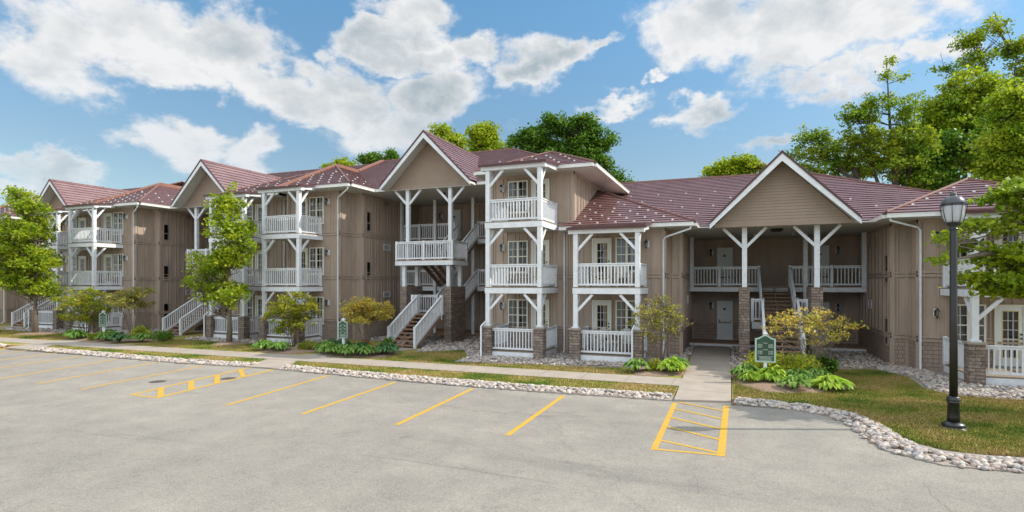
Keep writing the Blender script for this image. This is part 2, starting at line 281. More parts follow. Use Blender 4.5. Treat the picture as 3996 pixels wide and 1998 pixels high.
def cobble_mat():
    m = bpy.data.materials.new('river_stone'); m.use_nodes = True; t = m.node_tree; b = t.nodes['Principled BSDF']; b.inputs['Roughness'].default_value = .75
    g = t.nodes.new('ShaderNodeNewGeometry')
    n = t.nodes.new('ShaderNodeTexWhiteNoise'); vm = t.nodes.new('ShaderNodeTexVoronoi'); vm.inputs['Scale'].default_value = 5.5; t.links.new(g.outputs['Position'], vm.inputs['Vector'])
    t.links.new(vm.outputs['Color'], n.inputs['Vector'])
    r = t.nodes.new('ShaderNodeValToRGB'); e = r.color_ramp.elements; e[0].color = (.27, .23, .20, 1); e[1].color = (.56, .50, .43, 1); k = e.new(.45); k.color = (.44, .36, .30, 1); k = e.new(.7); k.color = (.36, .345, .33, 1)
    t.links.new(n.outputs['Value'], r.inputs[0]); t.links.new(r.outputs[0], b.inputs['Base Color'])
    return m
M['stone'] = cobble_mat()

# ------------------------------------------------------------------ mesh helpers
WORLD = {}
def link(o, parent=None, at=None):
    C.objects.link(o)
    p = Vector(at) if at is not None else Vector((0, 0, 0))
    if parent is not None:
        o.parent = parent; o.location = p - WORLD[parent.name]
    else: o.location = p
    WORLD[o.name] = p
    return o
def tag(o, label=None, cat=None, group=None, kind=None):
    if label: o['label'] = label
    if cat: o['category'] = cat
    if group: o['group'] = group
    if kind: o['kind'] = kind
    return o
def empty(name, loc, **k):
    o = bpy.data.objects.new(name, None); o.empty_display_size = .3; link(o, None, loc); return tag(o, **k)
class MB:
    def __init__(s): s.v = []; s.f = []; s.m = []; s.sm = False
    def face(s, pts, m=0):
        n = len(s.v); s.v += [tuple(p) for p in pts]; s.f.append(tuple(range(n, n + len(pts)))); s.m.append(m)
    def box(s, x0, x1, y0, y1, z0, z1, m=0):
        n = len(s.v)
        s.v += [(x0,y0,z0),(x1,y0,z0),(x1,y1,z0),(x0,y1,z0),(x0,y0,z1),(x1,y0,z1),(x1,y1,z1),(x0,y1,z1)]
        for q in ((0,3,2,1),(4,5,6,7),(0,1,5,4),(1,2,6,5),(2,3,7,6),(3,0,4,7)): s.f.append(tuple(n + i for i in q)); s.m.append(m)
    def hexa(s, P, m=0):
        n = len(s.v); s.v += [tuple(p) for p in P]
        for q in ((0,3,2,1),(4,5,6,7),(0,1,5,4),(1,2,6,5),(2,3,7,6),(3,0,4,7)): s.f.append(tuple(n + i for i in q)); s.m.append(m)
    def beam(s, p, q, w, h, m=0, up=(0, 0, 1)):
        p = Vector(p); q = Vector(q); d = (q - p).normalized(); u = Vector(up)
        a = d.cross(u)
        if a.length < 1e-4: a = Vector((1, 0, 0))
        a.normalize(); b = a.cross(d).normalized(); a = a * w / 2; b = b * h / 2
        s.hexa([p-a-b, p+a-b, q+a-b, q-a-b, p-a+b, p+a+b, q+a+b, q-a+b], m)
    def prism(s, pts, z0, z1, m=0):
        n = len(s.v); k = len(pts)
        s.v += [(x, y, z0) for x, y in pts] + [(x, y, z1) for x, y in pts]
        s.f.append(tuple(n + i for i in reversed(range(k)))); s.m.append(m); s.f.append(tuple(n + k + i for i in range(k))); s.m.append(m)
        for i in range(k): j = (i + 1) % k; s.f.append((n + i, n + j, n + k + j, n + k + i)); s.m.append(m)
    def tube(s, path, rads, n=8, m=0, cap=True):
        P = [Vector(p) for p in path]; rads = rads if isinstance(rads, (list, tuple)) else [rads] * len(P)
        base = len(s.v); prev = None
        for i, p in enumerate(P):
            d = (P[min(i + 1, len(P) - 1)] - P[max(i - 1, 0)]).normalized()
            if prev is None:
                a = d.cross(Vector((0, 0, 1)));
                if a.length < .05: a = d.cross(Vector((1, 0, 0)))
            else: a = prev - d * prev.dot(d)
            a.normalize(); prev = a; b = d.cross(a)
            for k in range(n):
                t = 2 * math.pi * k / n; s.v.append(tuple(p + (a * math.cos(t) + b * math.sin(t)) * rads[i]))
        for i in range(len(P) - 1):
            for k in range(n):
                k2 = (k + 1) % n; s.f.append((base + i*n + k, base + i*n + k2, base + (i+1)*n + k2, base + (i+1)*n + k)); s.m.append(m)
        if cap:
            s.f.append(tuple(base + k for k in reversed(range(n)))); s.m.append(m)
            s.f.append(tuple(base + (len(P)-1)*n + k for k in range(n))); s.m.append(m)
    def lathe(s, cx, cy, prof, n=24, m=0):
        b = len(s.v)
        for r, z in prof:
            for k in range(n): t = 2*math.pi*k/n; s.v.append((cx + r*math.cos(t), cy + r*math.sin(t), z))
        for i in range(len(prof) - 1):
            for k in range(n):
                k2 = (k+1) % n; s.f.append((b+i*n+k, b+i*n+k2, b+(i+1)*n+k2, b+(i+1)*n+k)); s.m.append(m)
        s.f.append(tuple(b + k for k in reversed(range(n)))); s.m.append(m)
        s.f.append(tuple(b + (len(prof)-1)*n + k for k in range(n))); s.m.append(m)
    def build(s, name, mats, parent=None, smooth=False, at=None):
        if not isinstance(mats, (list, tuple)): mats = [mats]
        V = np.array(s.v, dtype=float)
        lo = V.min(0); hi = V.max(0)
        o0 = np.array([(lo[0]+hi[0])/2, (lo[1]+hi[1])/2, lo[2]]) if at is None else np.array(at, dtype=float)
        me = bpy.data.meshes.new(name); me.from_pydata((V - o0).tolist(), [], s.f)
        for k in mats: me.materials.append(k)
        if len(mats) > 1: me.polygons.foreach_set('material_index', s.m)
        if smooth: me.polygons.foreach_set('use_smooth', [True] * len(s.f))
        me.update()
        return link(bpy.data.objects.new(name, me), parent, o0)
class Fr:   # wall frame: origin (x,y), outward normal (nx,ny); a = along wall to the viewer's right, b = outward, c = height
    def __init__(s, o, n): s.o = o; s.n = n; s.r = (-n[1], n[0])
    def p(s, a, b, c): return (s.o[0] + s.r[0]*a + s.n[0]*b, s.o[1] + s.r[1]*a + s.n[1]*b, c)
    def box(s, mb, a0, a1, b0, b1, c0, c1, m=0):
        p = s.p(a0, b0, c0); q = s.p(a1, b1, c1)
        mb.box(min(p[0],q[0]), max(p[0],q[0]), min(p[1],q[1]), max(p[1],q[1]), c0, c1, m)

def clip(poly, k, lim, keep_ge):
    out = []
    for i in range(len(poly)):
        p, q = poly[i], poly[(i+1) % len(poly)]
        ip = (p[k] >= lim) if keep_ge else (p[k] <= lim); iq = (q[k] >= lim) if keep_ge else (q[k] <= lim)
        if ip: out.append(p)
        if ip != iq:
            t = (lim - p[k]) / (q[k] - p[k]); out.append((p[0] + (q[0]-p[0])*t, p[1] + (q[1]-p[1])*t))
    return out
def courses(mb, poly, step=.31, lift=.036, m=0, back=True):
    """overlapping metal tile courses laid over one flat roof plane"""
    P = [Vector(p) for p in poly]; n = (P[1]-P[0]).cross(P[2]-P[0]).normalized()
    if n.z < 0: n = -n
    e = n.cross(Vector((0, 0, 1))).normalized(); g = n.cross(e).normalized()
    if g.z < 0: g = -g
    o = P[0]; q = [((p-o).dot(e), (p-o).dot(g)) for p in P]
    b0 = min(v for _, v in q); b1 = max(v for _, v in q)
    def W(a, b, h): return o + e*a + g*b + n*h
    if back: mb.face([W(a, b, -.06) for a, b in q], m)
    b = b0
    while b < b1 - .01:
        c = clip(clip(q, 1, b, True), 1, b + step, False)
        if len(c) >= 3:
            ov = .022
            mb.face([W(x, y - (ov if abs(y-b) < 1e-6 else 0), lift * (1 - (y - b)/step) + .003) for x, y in c], m)
            lowp = [x for x, y in c if abs(y - b) < 1e-6]
            if len(lowp) >= 2:
                a0, a1 = min(lowp), max(lowp)
                mb.face([W(a0, b-ov, lift-.006), W(a1, b-ov, lift-.006), W(a1, b-ov, lift+.003), W(a0, b-ov, lift+.003)], m)
                mb.face([W(a0, b-ov, lift-.006), W(a1, b-ov, lift-.006), W(a1, b+.05, lift-.014), W(a0, b+.05, lift-.014)], m)
                mb.face([W(a0, b+.05, -.03), W(a1, b+.05, -.03), W(a1, b+.05, lift-.013), W(a0, b+.05, lift-.013)], m)
                # end joints of the tile panels
                row = int(round((b-b0)/step)); x = a0 + ((row*.53 + .2) % 1.27)
                while x < a1 - .05:
                    mb.hexa([W(x, b+.01, .0), W(x+.012, b+.01, .0), W(x+.012, b+step*.95, .0), W(x, b+step*.95, .0),
                             W(x, b+.01, lift+.009), W(x+.012, b+.01, lift+.009), W(x+.012, b+step*.95, .010), W(x, b+step*.95, .010)], m)
                    x += 1.27
        b += step
    return e, g, n

def railing(parent, p, q, h=1.0, name='railing', posts=(False, False), mb=None, matn='white', gap=.138):
    """white railing from p to q (3D points at deck level)"""
    own = mb is None
    if own: mb = MB()
    p = Vector(p); q = Vector(q); L = (Vector((q.x, q.y, 0)) - Vector((p.x, p.y, 0))).length; d = (q - p)
    slope = abs(q.z - p.z) > .2
    up = Vector((0, 0, 1))
    mb.beam(p + up*(h-.03), q + up*(h-.03), .10, .05); mb.beam(p + up*(h-.10), q + up*(h-.10), .04, .07)
    lo = .10 if not slope else .06
    mb.beam(p + up*lo, q + up*lo, .05, .08 if not slope else .14)
    n = max(2, int(L / gap)); 
    for i in range(1, n):
        r = p + d * (i / n); mb.box(r.x-.021, r.x+.021, r.y-.021, r.y+.021, r.z+lo+.03, r.z+h-.12)
    for k, e in enumerate((p, q)):
        if posts[k]: mb.box(e.x-.06, e.x+.06, e.y-.06, e.y+.06, e.z-.02 if not slope else e.z-.1, e.z+h+.02)
    return mb.build(name, M[matn], parent) if own else None

def window(parent, fr, a0, a1, c0, c1):
    f = MB(); W_ = .065
    fr.box(f, a0, a1, .022, .034, c0, c1, 1)                         # flat dark backing, shade of the unlit room put into its colour
    for u0, u1 in ((a0, a0+W_), (a1-W_, a1), ((a0+a1)/2-.05, (a0+a1)/2+.05)): fr.box(f, u0, u1, .034, .085, c0, c1)
    fr.box(f, a0+W_, a1-W_, .034, .0845, c0, c0+.06); fr.box(f, a0+W_, a1-W_, .034, .0845, c1-.06, c1)
    fr.box(f, a0-.03, a1+.03, .034, .10, c0-.05, c0-.002)
    for (u0, u1) in ((a0+W_, (a0+a1)/2-.05), ((a0+a1)/2+.05, a1-W_)):
        um = (u0+u1)/2; cm = c0 + (c1-c0)*.5
        fr.box(f, u0, u1, .060, .080, cm-.022, cm+.022)
        fr.box(f, um-.010, um+.010, .060, .073, c0+.06, c1-.06)
        for cc in (c0+.06+(cm-c0-.06)*.5, cm+(c1-.06-cm)*.5): fr.box(f, u0, u1, .060, .0725, cc-.010, cc+.010)
    o = f.build('window', [M['cream'], M['dark']], parent)
    g = MB(); g.face([fr.p(a0+W_, .058, c0+.06), fr.p(a1-W_, .058, c0+.06), fr.p(a1-W_, .058, c1-.06), fr.p(a0+W_, .058, c1-.06)]); g.build('pane', M['glass'], o)
    c = MB(); wv = (a1-a0)*rnd.uniform(.26, .36)
    for (s0, s1) in ((a0+W_, a0+W_+wv), (a1-W_-wv*.8, a1-W_)):
        k = 12; P = [(s0 + (s1-s0)*i/k, .040 + (.010 if i % 2 else 0)) for i in range(k+1)]
        for i in range(k): c.face([fr.p(P[i][0], P[i][1], c0+.05), fr.p(P[i+1][0], P[i+1][1], c0+.05), fr.p(P[i+1][0], P[i+1][1], c1-.06), fr.p(P[i][0], P[i][1], c1-.06)])
    c.build('curtain', M['curtain'], o)
    return o
def patio_door(parent, fr, a0, a1, c0, c1, flip=False):
    f = MB(); w_ = a1-a0
    fr.box(f, a0, a0+.08, .02, .09, c0, c1, 0); fr.box(f, a1-.08, a1, .02, .09, c0, c1, 0); fr.box(f, a0+.08, a1-.08, .02, .09, c1-.08, c1, 0)
    g0, g1, h0, h1 = a0+w_*.28, a1-w_*.24, c0+.30, c1-.25
    fr.box(f, a0+.08, g0-.03, .02, .055, c0+.03, c1-.08, 1); fr.box(f, g1+.03, a1-.08, .02, .055, c0+.03, c1-.08, 1)
    fr.box(f, g0-.03, g1+.03, .02, .055, c0+.03, h0-.03, 1); fr.box(f, g0-.03, g1+.03, .02, .055, h1+.03, c1-.08, 1)
    for q in ((g0-.03, g0, h0-.03, h1+.03), (g1, g1+.03, h0-.03, h1+.03), (g0, g1, h0-.03, h0), (g0, g1, h1, h1+.03)): fr.box(f, q[0], q[1], .02, .062, q[2], q[3], 2)
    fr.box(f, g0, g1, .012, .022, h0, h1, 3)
    for i in (1, 2): u = g0+(g1-g0)*i/3; fr.box(f, u-.009, u+.009, .040, .053, h0, h1, 1)
    for i in (1, 2, 3, 4): z = h0+(h1-h0)*i/5; fr.box(f, g0, g1, .040, .0525, z-.009, z+.009, 1)
    fr.box(f, a0+.02, a1-.02, .02, .13, c0-.02, c0+.03, 1)
    o = f.build('glazed_door', [M['cream'], M['doorw'], M['brass'], M['dark']], parent)
    g = MB(); g.face([fr.p(g0, .036, h0), fr.p(g1, .036, h0), fr.p(g1, .036, h1), fr.p(g0, .036, h1)]); g.build('pane', M['glass'], o)
    h = MB(); hx = (g1+.03+a1-.08)/2 if not flip else (g0-.03+a0+.08)/2
    for z in (c0+.98, c0+1.13): h.lathe(*fr.p(hx, .075, 0)[:2], [(.0, z-.035), (.035, z-.02), (.035, z+.02), (.0, z+.035)], 8)
    h.build('handle', M['black'], o)
    return o
def entry_door(parent, fr, a0, a1, c0, c1):
    f = MB()
    fr.box(f, a0, a0+.06, .02, .07, c0, c1); fr.box(f, a1-.06, a1, .02, .07, c0, c1); fr.box(f, a0+.06, a1-.06, .02, .07, c1-.06, c1)
    fr.box(f, a0+.06, a1-.06, .02, .045, c0+.02, c1-.06)
    w3 = (a1-a0-.12)
    for (u0, u1) in ((.12, .45), (.55, .88)):
        for (v0, v1) in ((.08, .38), (.44, .74), (.79, .93)): fr.box(f, a0+.06+w3*u0, a0+.06+w3*u1, .045, .056, c0+(c1-c0)*v0, c0+(c1-c0)*v1)
    fr.box(f, a0-.03, a1+.03, .02, .16, c0-.03, c0+.02)
    o = f.build('entry_door', M['doorw'], parent)
    pl = MB(); am = (a0+a1)/2; fr.box(pl, am-.09, am+.05, .056, .068, c0+1.58, c0+1.70); pl.build('number_plate', M['black'], o)
    h = MB(); h.lathe(*fr.p(a0+.13, .075, 0)[:2], [(.0, c0+.95), (.03, c0+.965), (.03, c0+1.0), (.0, c0+1.015)], 8); h.build('handle', M['black'], o)
    return o
def wall_lamp(parent, fr, a, z):
    b = MB(); fr.box(b, a-.10, a+.10, .02, .06, z-.13, z+.16); o = b.build('wall_lamp', M['white'], parent)
    l = MB(); x, y, _ = fr.p(a-.02, .20, 0)
    l.beam(fr.p(a, .06, z+.10), fr.p(a-.02, .20, z+.17), .03, .03)
    l.lathe(x, y, [(.01, z+.20), (.03, z+.18), (.085, z+.10), (.09, z+.08), (.02, z+.075)], 8)
    for k in range(6):
        t = k*math.pi/3; l.beam((x+.07*math.cos(t), y+.07*math.sin(t), z+.08), (x+.045*math.cos(t), y+.045*math.sin(t), z-.13), .012, .012)
    l.lathe(x, y, [(.05, z-.12), (.05, z-.14), (.02, z-.17), (.012, z-.22)], 8); l.build('lantern', M['black'], o)
    g = MB(); g.lathe(x, y, [(.06, z+.07), (.042, z-.12)], 8); g.build('glass', M['lampglass'], o)
def vent(parent, fr, a0, a1, c0, c1, lite=True):
    v = MB(); t_ = .04
    for q in ((a0, a0+t_, c0, c1), (a1-t_, a1, c0, c1), (a0+t_, a1-t_, c0, c0+t_), (a0+t_, a1-t_, c1-t_, c1)): fr.box(v, q[0], q[1], .02, .06, q[2], q[3])
    n = max(3, int((c1-c0-2*t_)/.05))
    for i in range(n): z = c0+t_+(c1-c0-2*t_)*(i+.3)/n; fr.box(v, a0+t_, a1-t_, .02, .045, z, z+.02)
    fr.box(v, a0+t_, a1-t_, .01, .0235, c0+t_, c1-t_, 1)
    return v.build('vent', [M['white'] if lite else M['tandark'], M['ltan']], parent)
def slot_window(parent, fr, a0, a1, c0, c1):
    v = MB(); t_ = .06
    for q in ((a0, a0+t_, c0, c1), (a1-t_, a1, c0, c1), (a0+t_, a1-t_, c0, c0+t_), (a0+t_, a1-t_, c1-t_, c1)): fr.box(v, q[0], q[1], .02, .055, q[2], q[3])
    cm = c0+(c1-c0)*.42; fr.box(v, a0+t_, a1-t_, .02, .05, cm-.02, cm+.02)
    fr.box(v, a0+t_, a1-t_, .01, .0235, c0+t_, c1-t_, 1)
    o = v.build('narrow_window', [M['tandark'], M['dark']], parent)
    g = MB(); g.face([fr.p(a0+t_, .04, c0+t_), fr.p(a1-t_, .04, c0+t_), fr.p(a1-t_, .04, c1-t_), fr.p(a0+t_, .04, c1-t_)]); g.build('pane', M['glass'], o)

def clad(mb, fr, L, z0, z1, belts, step=.405, lo=1.2, phase=.2, off=0.0):
    """battens, belt boards, corner boards on a wall face; battens below 'lo' stop at the shingles"""
    x = phase; k = 0
    while x < L - .06:
        fr.box(mb, x-.028, x+.028, off, off+.036, max(z0, lo), z1-.16); x += step if k % 2 == 0 else step*.55; k += 1
    for b in belts:
        fr.box(mb, 0, L, off, off+.060, b-.11, b-.02); fr.box(mb, 0, L, off, off+.052, b+.03, b+.10)
    fr.box(mb, 0, .11, off, off+.045, z0, z1); fr.box(mb, L-.11, L, off, off+.045, z0, z1)
    fr.box(mb, 0, L, off, off+.042, z1-.18, z1)
def shingles(parent, fr, L, z0, z1):
    mb = MB(); fr.box(mb, .101, L-.101, .001, .017, z0, z1); return mb.build('shingle_band', M['shingle'], parent)

def downspout(parent, pts, r=.042):
    mb = MB(); mb.tube(pts, r, 8); return mb.build('downspout', M['white'], parent, True)
def gutter(parent, p, q, name='gutter', h=.15, w_=.13, out=None):
    mb = MB(); p = Vector(p); q = Vector(q)
    mb.beam(p, q, w_, h); mb.beam(p + Vector((0, 0, h/2-.01)), q + Vector((0, 0, h/2-.01)), w_+.03, .025)
    return mb.build(name, M['gutter'], parent)

PITCH = .45
def guards(parent, pts_n):
    """small white snow guards standing on the tiles (first one built, the rest copied)"""
    me = None; mb = MB()
    mb.box(-.075, .075, -.06, .06, .0, .02); mb.box(-.06, .06, .03, .045, .02, .075); mb.beam((-.055, -.04, .02), (-.055, .035, .07), .012, .012); mb.beam((.055, -.04, .02), (.055, .035, .07), .012, .012)
    me = bpy.data.meshes.new('snow_guard'); me.from_pydata(mb.v, [], mb.f); me.materials.append(M['guard'])
    for (p, n, rz) in pts_n:
        o = bpy.data.objects.new('snow_guard', me); link(o, parent, p)
        o.rotation_euler = Vector(n).to_track_quat('Z', 'Y').to_euler(); o.scale = (.62, .62, .62)

def bay(root, s0, s1, tf, tw, levels, zb, ze, te, win, door, lamp, rail_left=True, right_first=False, downsp=None, rng=None, deckext=.35):
    """two posts, balconies above a patio with stone piers, windows and doors behind"""
    F = Fr((0, tw), (0, -1))
    patio = .32
    flo = levels
    # posts
    pw = .095
    for s in (s0, s1):
        mb = MB(); mb.box(s-pw, s+pw, tf-pw, tf+pw, 1.42, zb+.02); mb.box(s-pw-.05, s+pw+.05, tf-pw-.05, tf+pw+.05, 1.41, 1.47)
        po = mb.build('post', M['white'], root)
        for k, lv in enumerate(flo[1:] + [zb + .30]):
            top = lv - .30
            sg = 1 if s == s0 else -1
            for d in ((sg, 0), (0, 1)):
                b = MB(); u = .72; b.beam((s+d[0]*.05, tf+d[1]*.05, top-u-.02), (s+d[0]*u, tf+d[1]*u, top-.02+(0 if k < len(flo)-1 or d[0] else .12)), .09, .11)
                b.build('brace', M['white'], po)
        # pier and cap
        pb = MB(); pb.box(s-.22, s+.22, tf-.24, tf+.20, -.1, 1.34, 0); pb.box(s-.26, s+.26, tf-.28, tf+.24, 1.34, 1.41, 1)
        pb.build('stone_pier', [M['stonewall'], M['conc']], root)
    # decks
    for k, z in enumerate([patio] + flo[1:]):
        mb = MB(); t0 = tf - (.06 if k == 0 else .10); e = .12 if k else .02
        x1 = s1 + e
        mb.box(s0-e, x1, t0, tw-.03, z-.05, z-.004, 1)
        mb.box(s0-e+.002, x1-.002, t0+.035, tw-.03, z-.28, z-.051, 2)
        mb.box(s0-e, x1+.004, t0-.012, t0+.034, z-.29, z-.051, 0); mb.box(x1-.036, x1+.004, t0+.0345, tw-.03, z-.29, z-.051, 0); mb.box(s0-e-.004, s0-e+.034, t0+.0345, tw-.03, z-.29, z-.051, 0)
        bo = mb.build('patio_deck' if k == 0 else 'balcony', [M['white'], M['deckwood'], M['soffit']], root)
        ds = .22 if k == 0 else pw
        tr = tf
        railing(bo, (s0+ds, tr, z), (s1-ds, tr, z), 1.0)
        railing(bo, (s1+(.02 if k == 0 else 0), tf+ds, z), (s1+(.02 if k == 0 else 0), tw-.10, z), 1.0, posts=(False, True))
        if rail_left: railing(bo, (s0, tf+ds, z), (s0, tw-.10, z), 1.0, posts=(False, True))
    # head beam and lower roof skirt down from the main eave
    hb = MB(); hb.box(s0-.30, s1+.28, tf-.16, tf+.10, zb-.02, zb+.15)
    tb0 = te + .02
    hb.build('head_beam', M['white'], root)
    sb = MB()
    for sx in (s0-.22, s1+.20):
        sb.hexa([(sx-.05, tf-.12, zb+.03), (sx+.05, tf-.12, zb+.03), (sx+.05, te+.05, ze-.27), (sx-.05, te+.05, ze-.27),
                 (sx-.05, tf-.20, zb+.21), (sx+.05, tf-.20, zb+.21), (sx+.05, te+.05, ze-.02), (sx-.05, te+.05, ze-.02)])
        sb.build('side_beam', M['white'], root); sb = MB()
    rb = MB(); y0 = tf-.30; z0 = zb+.20
    courses(rb, [(s0-.34, y0, z0), (s1+.32, y0, z0), (s1+.32, te+.10, ze+.02), (s0-.34, te+.10, ze+.02)], .31)
    rb.box(s0-.34, s1+.32, y0-.03, y0, z0-.07, z0+.035, 1)
    rb.hexa([(s1+.32, y0, z0-.06), (s1+.36, y0, z0-.06), (s1+.36, te+.1, ze-.04), (s1+.32, te+.1, ze-.04), (s1+.32, y0, z0+.05), (s1+.36, y0, z0+.05), (s1+.36, te+.1, ze+.07), (s1+.32, te+.1, ze+.07)], 1)
    rb.build('balcony_roof', [M['roof'], M['trimred']], root)
    # openings
    for z in [patio] + flo[1:]:
        if win: window(root, F, win[0], win[1], z+.68, z+2.22)
        if door: patio_door(root, F, door[0], door[1], z+.03, z+2.22)
        if lamp is not None: wall_lamp(root, F, lamp, z+1.88)
    for q in (downsp or []): downspout(root, q)

def siding_gable(root, sc_, t, zb, hw, za):
    """lap-sided triangle"""
    mb = MB(); n = int((za-zb)/.125); dz = (za-zb)/n
    for i in range(n):
        z0 = zb+i*dz; z1 = z0+dz; h0 = hw*(za-z0)/(za-zb); h1 = hw*(za-z1)/(za-zb)
        mb.face([(sc_-h0, t-.020, z0), (sc_+h0, t-.020, z0), (sc_+h1, t, z1), (sc_-h1, t, z1)])
        mb.face([(sc_-h0, t, z0), (sc_+h0, t, z0), (sc_+h0, t-.020, z0), (sc_-h0, t-.020, z0)])
    mb.face([(sc_-hw, t+.04, zb), (sc_, t+.04, za), (sc_+hw, t+.04, zb)])
    mb.box(sc_-hw-.1, sc_+hw+.1, t-.05, t+.10, zb-.16, zb-.001)
    return mb.build('gable_wall', M['lap'], root)
def gable(root, sc_, tg, ts, ze, za, hw, tm):
    """steep gable roof over the stair hall; tg barge plane, ts siding plane, tm main eave line"""
    tr = tm + (za-ze)/PITCH
    g = MB()
    for sg in (-1, 1):
        courses(g, [(sc_, tg, za), (sc_, tr, za), (sc_+sg*hw, tm, ze), (sc_+sg*hw, tg, ze)], .31)
    g.tube([(sc_, tg, za+.03), (sc_, tr, za+.03)], .055, 6)
    g.build('gable_roof', M['roof'], root)
    b = MB(); e = MB(); sf = MB()
    k = math.hypot(hw, za-ze); nz = hw/k; nx = (za-ze)/k
    for sg in (-1, 1):
        A = Vector((sc_, tg, za)); B = Vector((sc_+sg*hw, tg, ze)); n = Vector((sg*nx, 0, nz)); 
        ext = (B-A).normalized()*.10
        def P(p, y, h): return Vector((p.x, y, p.z)) + n*h
        A2 = lambda h: Vector((sc_, 0, za + h/nz))
        dn = .29
        b.hexa([(sc_, tg-.03, za-.06-dn), (sc_, tg+.0, za-.06-dn), (B+ext - Vector((0,0,dn+.03)))[:] if 0 else (B.x+ext.x, tg, B.z+ext.z-dn*.85), (B.x+ext.x, tg-.03, B.z+ext.z-dn*.85),
                (sc_, tg-.03, za-.03), (sc_, tg, za-.03), (B.x+ext.x, tg, B.z+ext.z-.03), (B.x+ext.x, tg-.03, B.z+ext.z-.03)])
        e.hexa([(sc_, tg-.06, za-.04), (sc_, tg+.05, za-.04), (B.x+ext.x*1.2, tg+.05, B.z+ext.z*1.2-.04), (B.x+ext.x*1.2, tg-.06, B.z+ext.z*1.2-.04),
                (sc_, tg-.06, za+.07), (sc_, tg+.05, za+.07), (B.x+ext.x*1.2, tg+.05, B.z+ext.z*1.2+.07), (B.x+ext.x*1.2, tg-.06, B.z+ext.z*1.2+.07)])
        dz = .17
        sf.hexa([(sc_, tg+.001, za-dz-.03), (sc_, ts+.05, za-dz-.03), (B.x+ext.x, ts+.05, B.z+ext.z-dz), (B.x+ext.x, tg+.001, B.z+ext.z-dz),
                 (sc_, tg+.001, za-dz+.05), (sc_, ts+.05, za-dz+.05), (B.x+ext.x, ts+.05, B.z+ext.z-dz+.05), (B.x+ext.x, tg+.001, B.z+ext.z-dz+.05)])
    b.build('bargeboard', M['white'], root); e.build('roof_edge', M['trimred'], root); sf.build('gable_soffit', M['soffit'], root)
    zb = ze - .05; hws = hw*(za-.22-zb)/(za-ze)*.995
    siding_gable(root, sc_, ts, zb, hws, za-.22)
    return tr

def ypost(root, s, t, z0, z1, w_=.10):
    mb = MB(); mb.box(s-w_, s+w_, t-w_, t+w_, z0, z1); po = mb.build('post', M['white'], root)
    for sg in (-1, 1):
        b = MB(); b.beam((s+sg*.07, t, z1-.84), (s+sg*.86, t, z1-.02), .10, .12); b.build('brace', M['white'], po)
    return po
def rpost(root, s, t, z0, z1, w_=.085, name='post'):
    mb = MB(); mb.box(s-w_, s+w_, t-w_, t+w_, z0, z1); return mb.build(name, M['white'], root)
def stair(root, s0, s1, tA, zA, tB, zB, railL=True, railR=True, ext=(False, False), railcolor='white'):
    """straight flight from (tA,zA) low end to (tB,zB) high end along y"""
    mb = MB(); n = max(3, round(abs(zB-zA)/.175)); dt = (tB-tA)/n; dz = (zB-zA)/n
    for i in range(n):
        y0 = tA+dt*i; z = zA+dz*(i+1)
        ya, yb = min(y0, y0+dt*1.12), max(y0, y0+dt*1.12)
        mb.box(s0+.05, s1-.05, ya, yb, z-.045, z)
        yr = y0 + dt*.12
    for s in (s0+.025, s1-.025, (s0+s1)/2):
        mb.beam((s, tA, zA+dz*.4-.05), (s, tB, zB-dz*.6-.05), .045, .24)
    st = mb.build('staircase', M['wood'], root)
    for (f, s) in ((railL, s0-.02), (railR, s1+.02)):
        if f: railing(st, (s, tA, zA+.12), (s, tB, zB+.04), .98, posts=ext)
    return st

# ------------------------------------------------------------------ buildings
def wall_mesh(root, polys, z1, faces, belts, lo=1.2, topclad=None, step=.405):
    mb = MB()
    for p in polys: mb.prism(p, -.15, z1)
    for fr, L in faces: clad(mb, fr, L, .0, z1, belts, step=step, lo=lo)
    return mb.build('wall', M['tan'], root)
def roof_obj(root, polys, name='roof', caps=(), g=None):
    mb = MB(); info = []
    for p in polys: info.append(courses(mb, p))
    o = mb.build(name, M['roof'], root)
    for a, b in caps:
        c = MB(); c.tube([a, b], .06, 6); c.build('ridge_cap', M['ridge'], o)
    return o
def eave_trim(root, p, q, ze):
    """gutter under an eave line plus dark drip edge"""
    dx_, dy_ = q[0]-p[0], q[1]-p[1]; L = math.hypot(dx_, dy_); nx_, ny_ = dy_/L, -dx_/L    # outward = right of travel
    gutter(root, (p[0]+nx_*.05, p[1]+ny_*.05, ze-.115), (q[0]+nx_*.05, q[1]+ny_*.05, ze-.115))
    mb = MB(); mb.beam((p[0]+nx_*.03, p[1]+ny_*.03, ze-.012), (q[0]+nx_*.03, q[1]+ny_*.03, ze-.012), .09, .05); mb.build('roof_edge', M['trimred'], root)

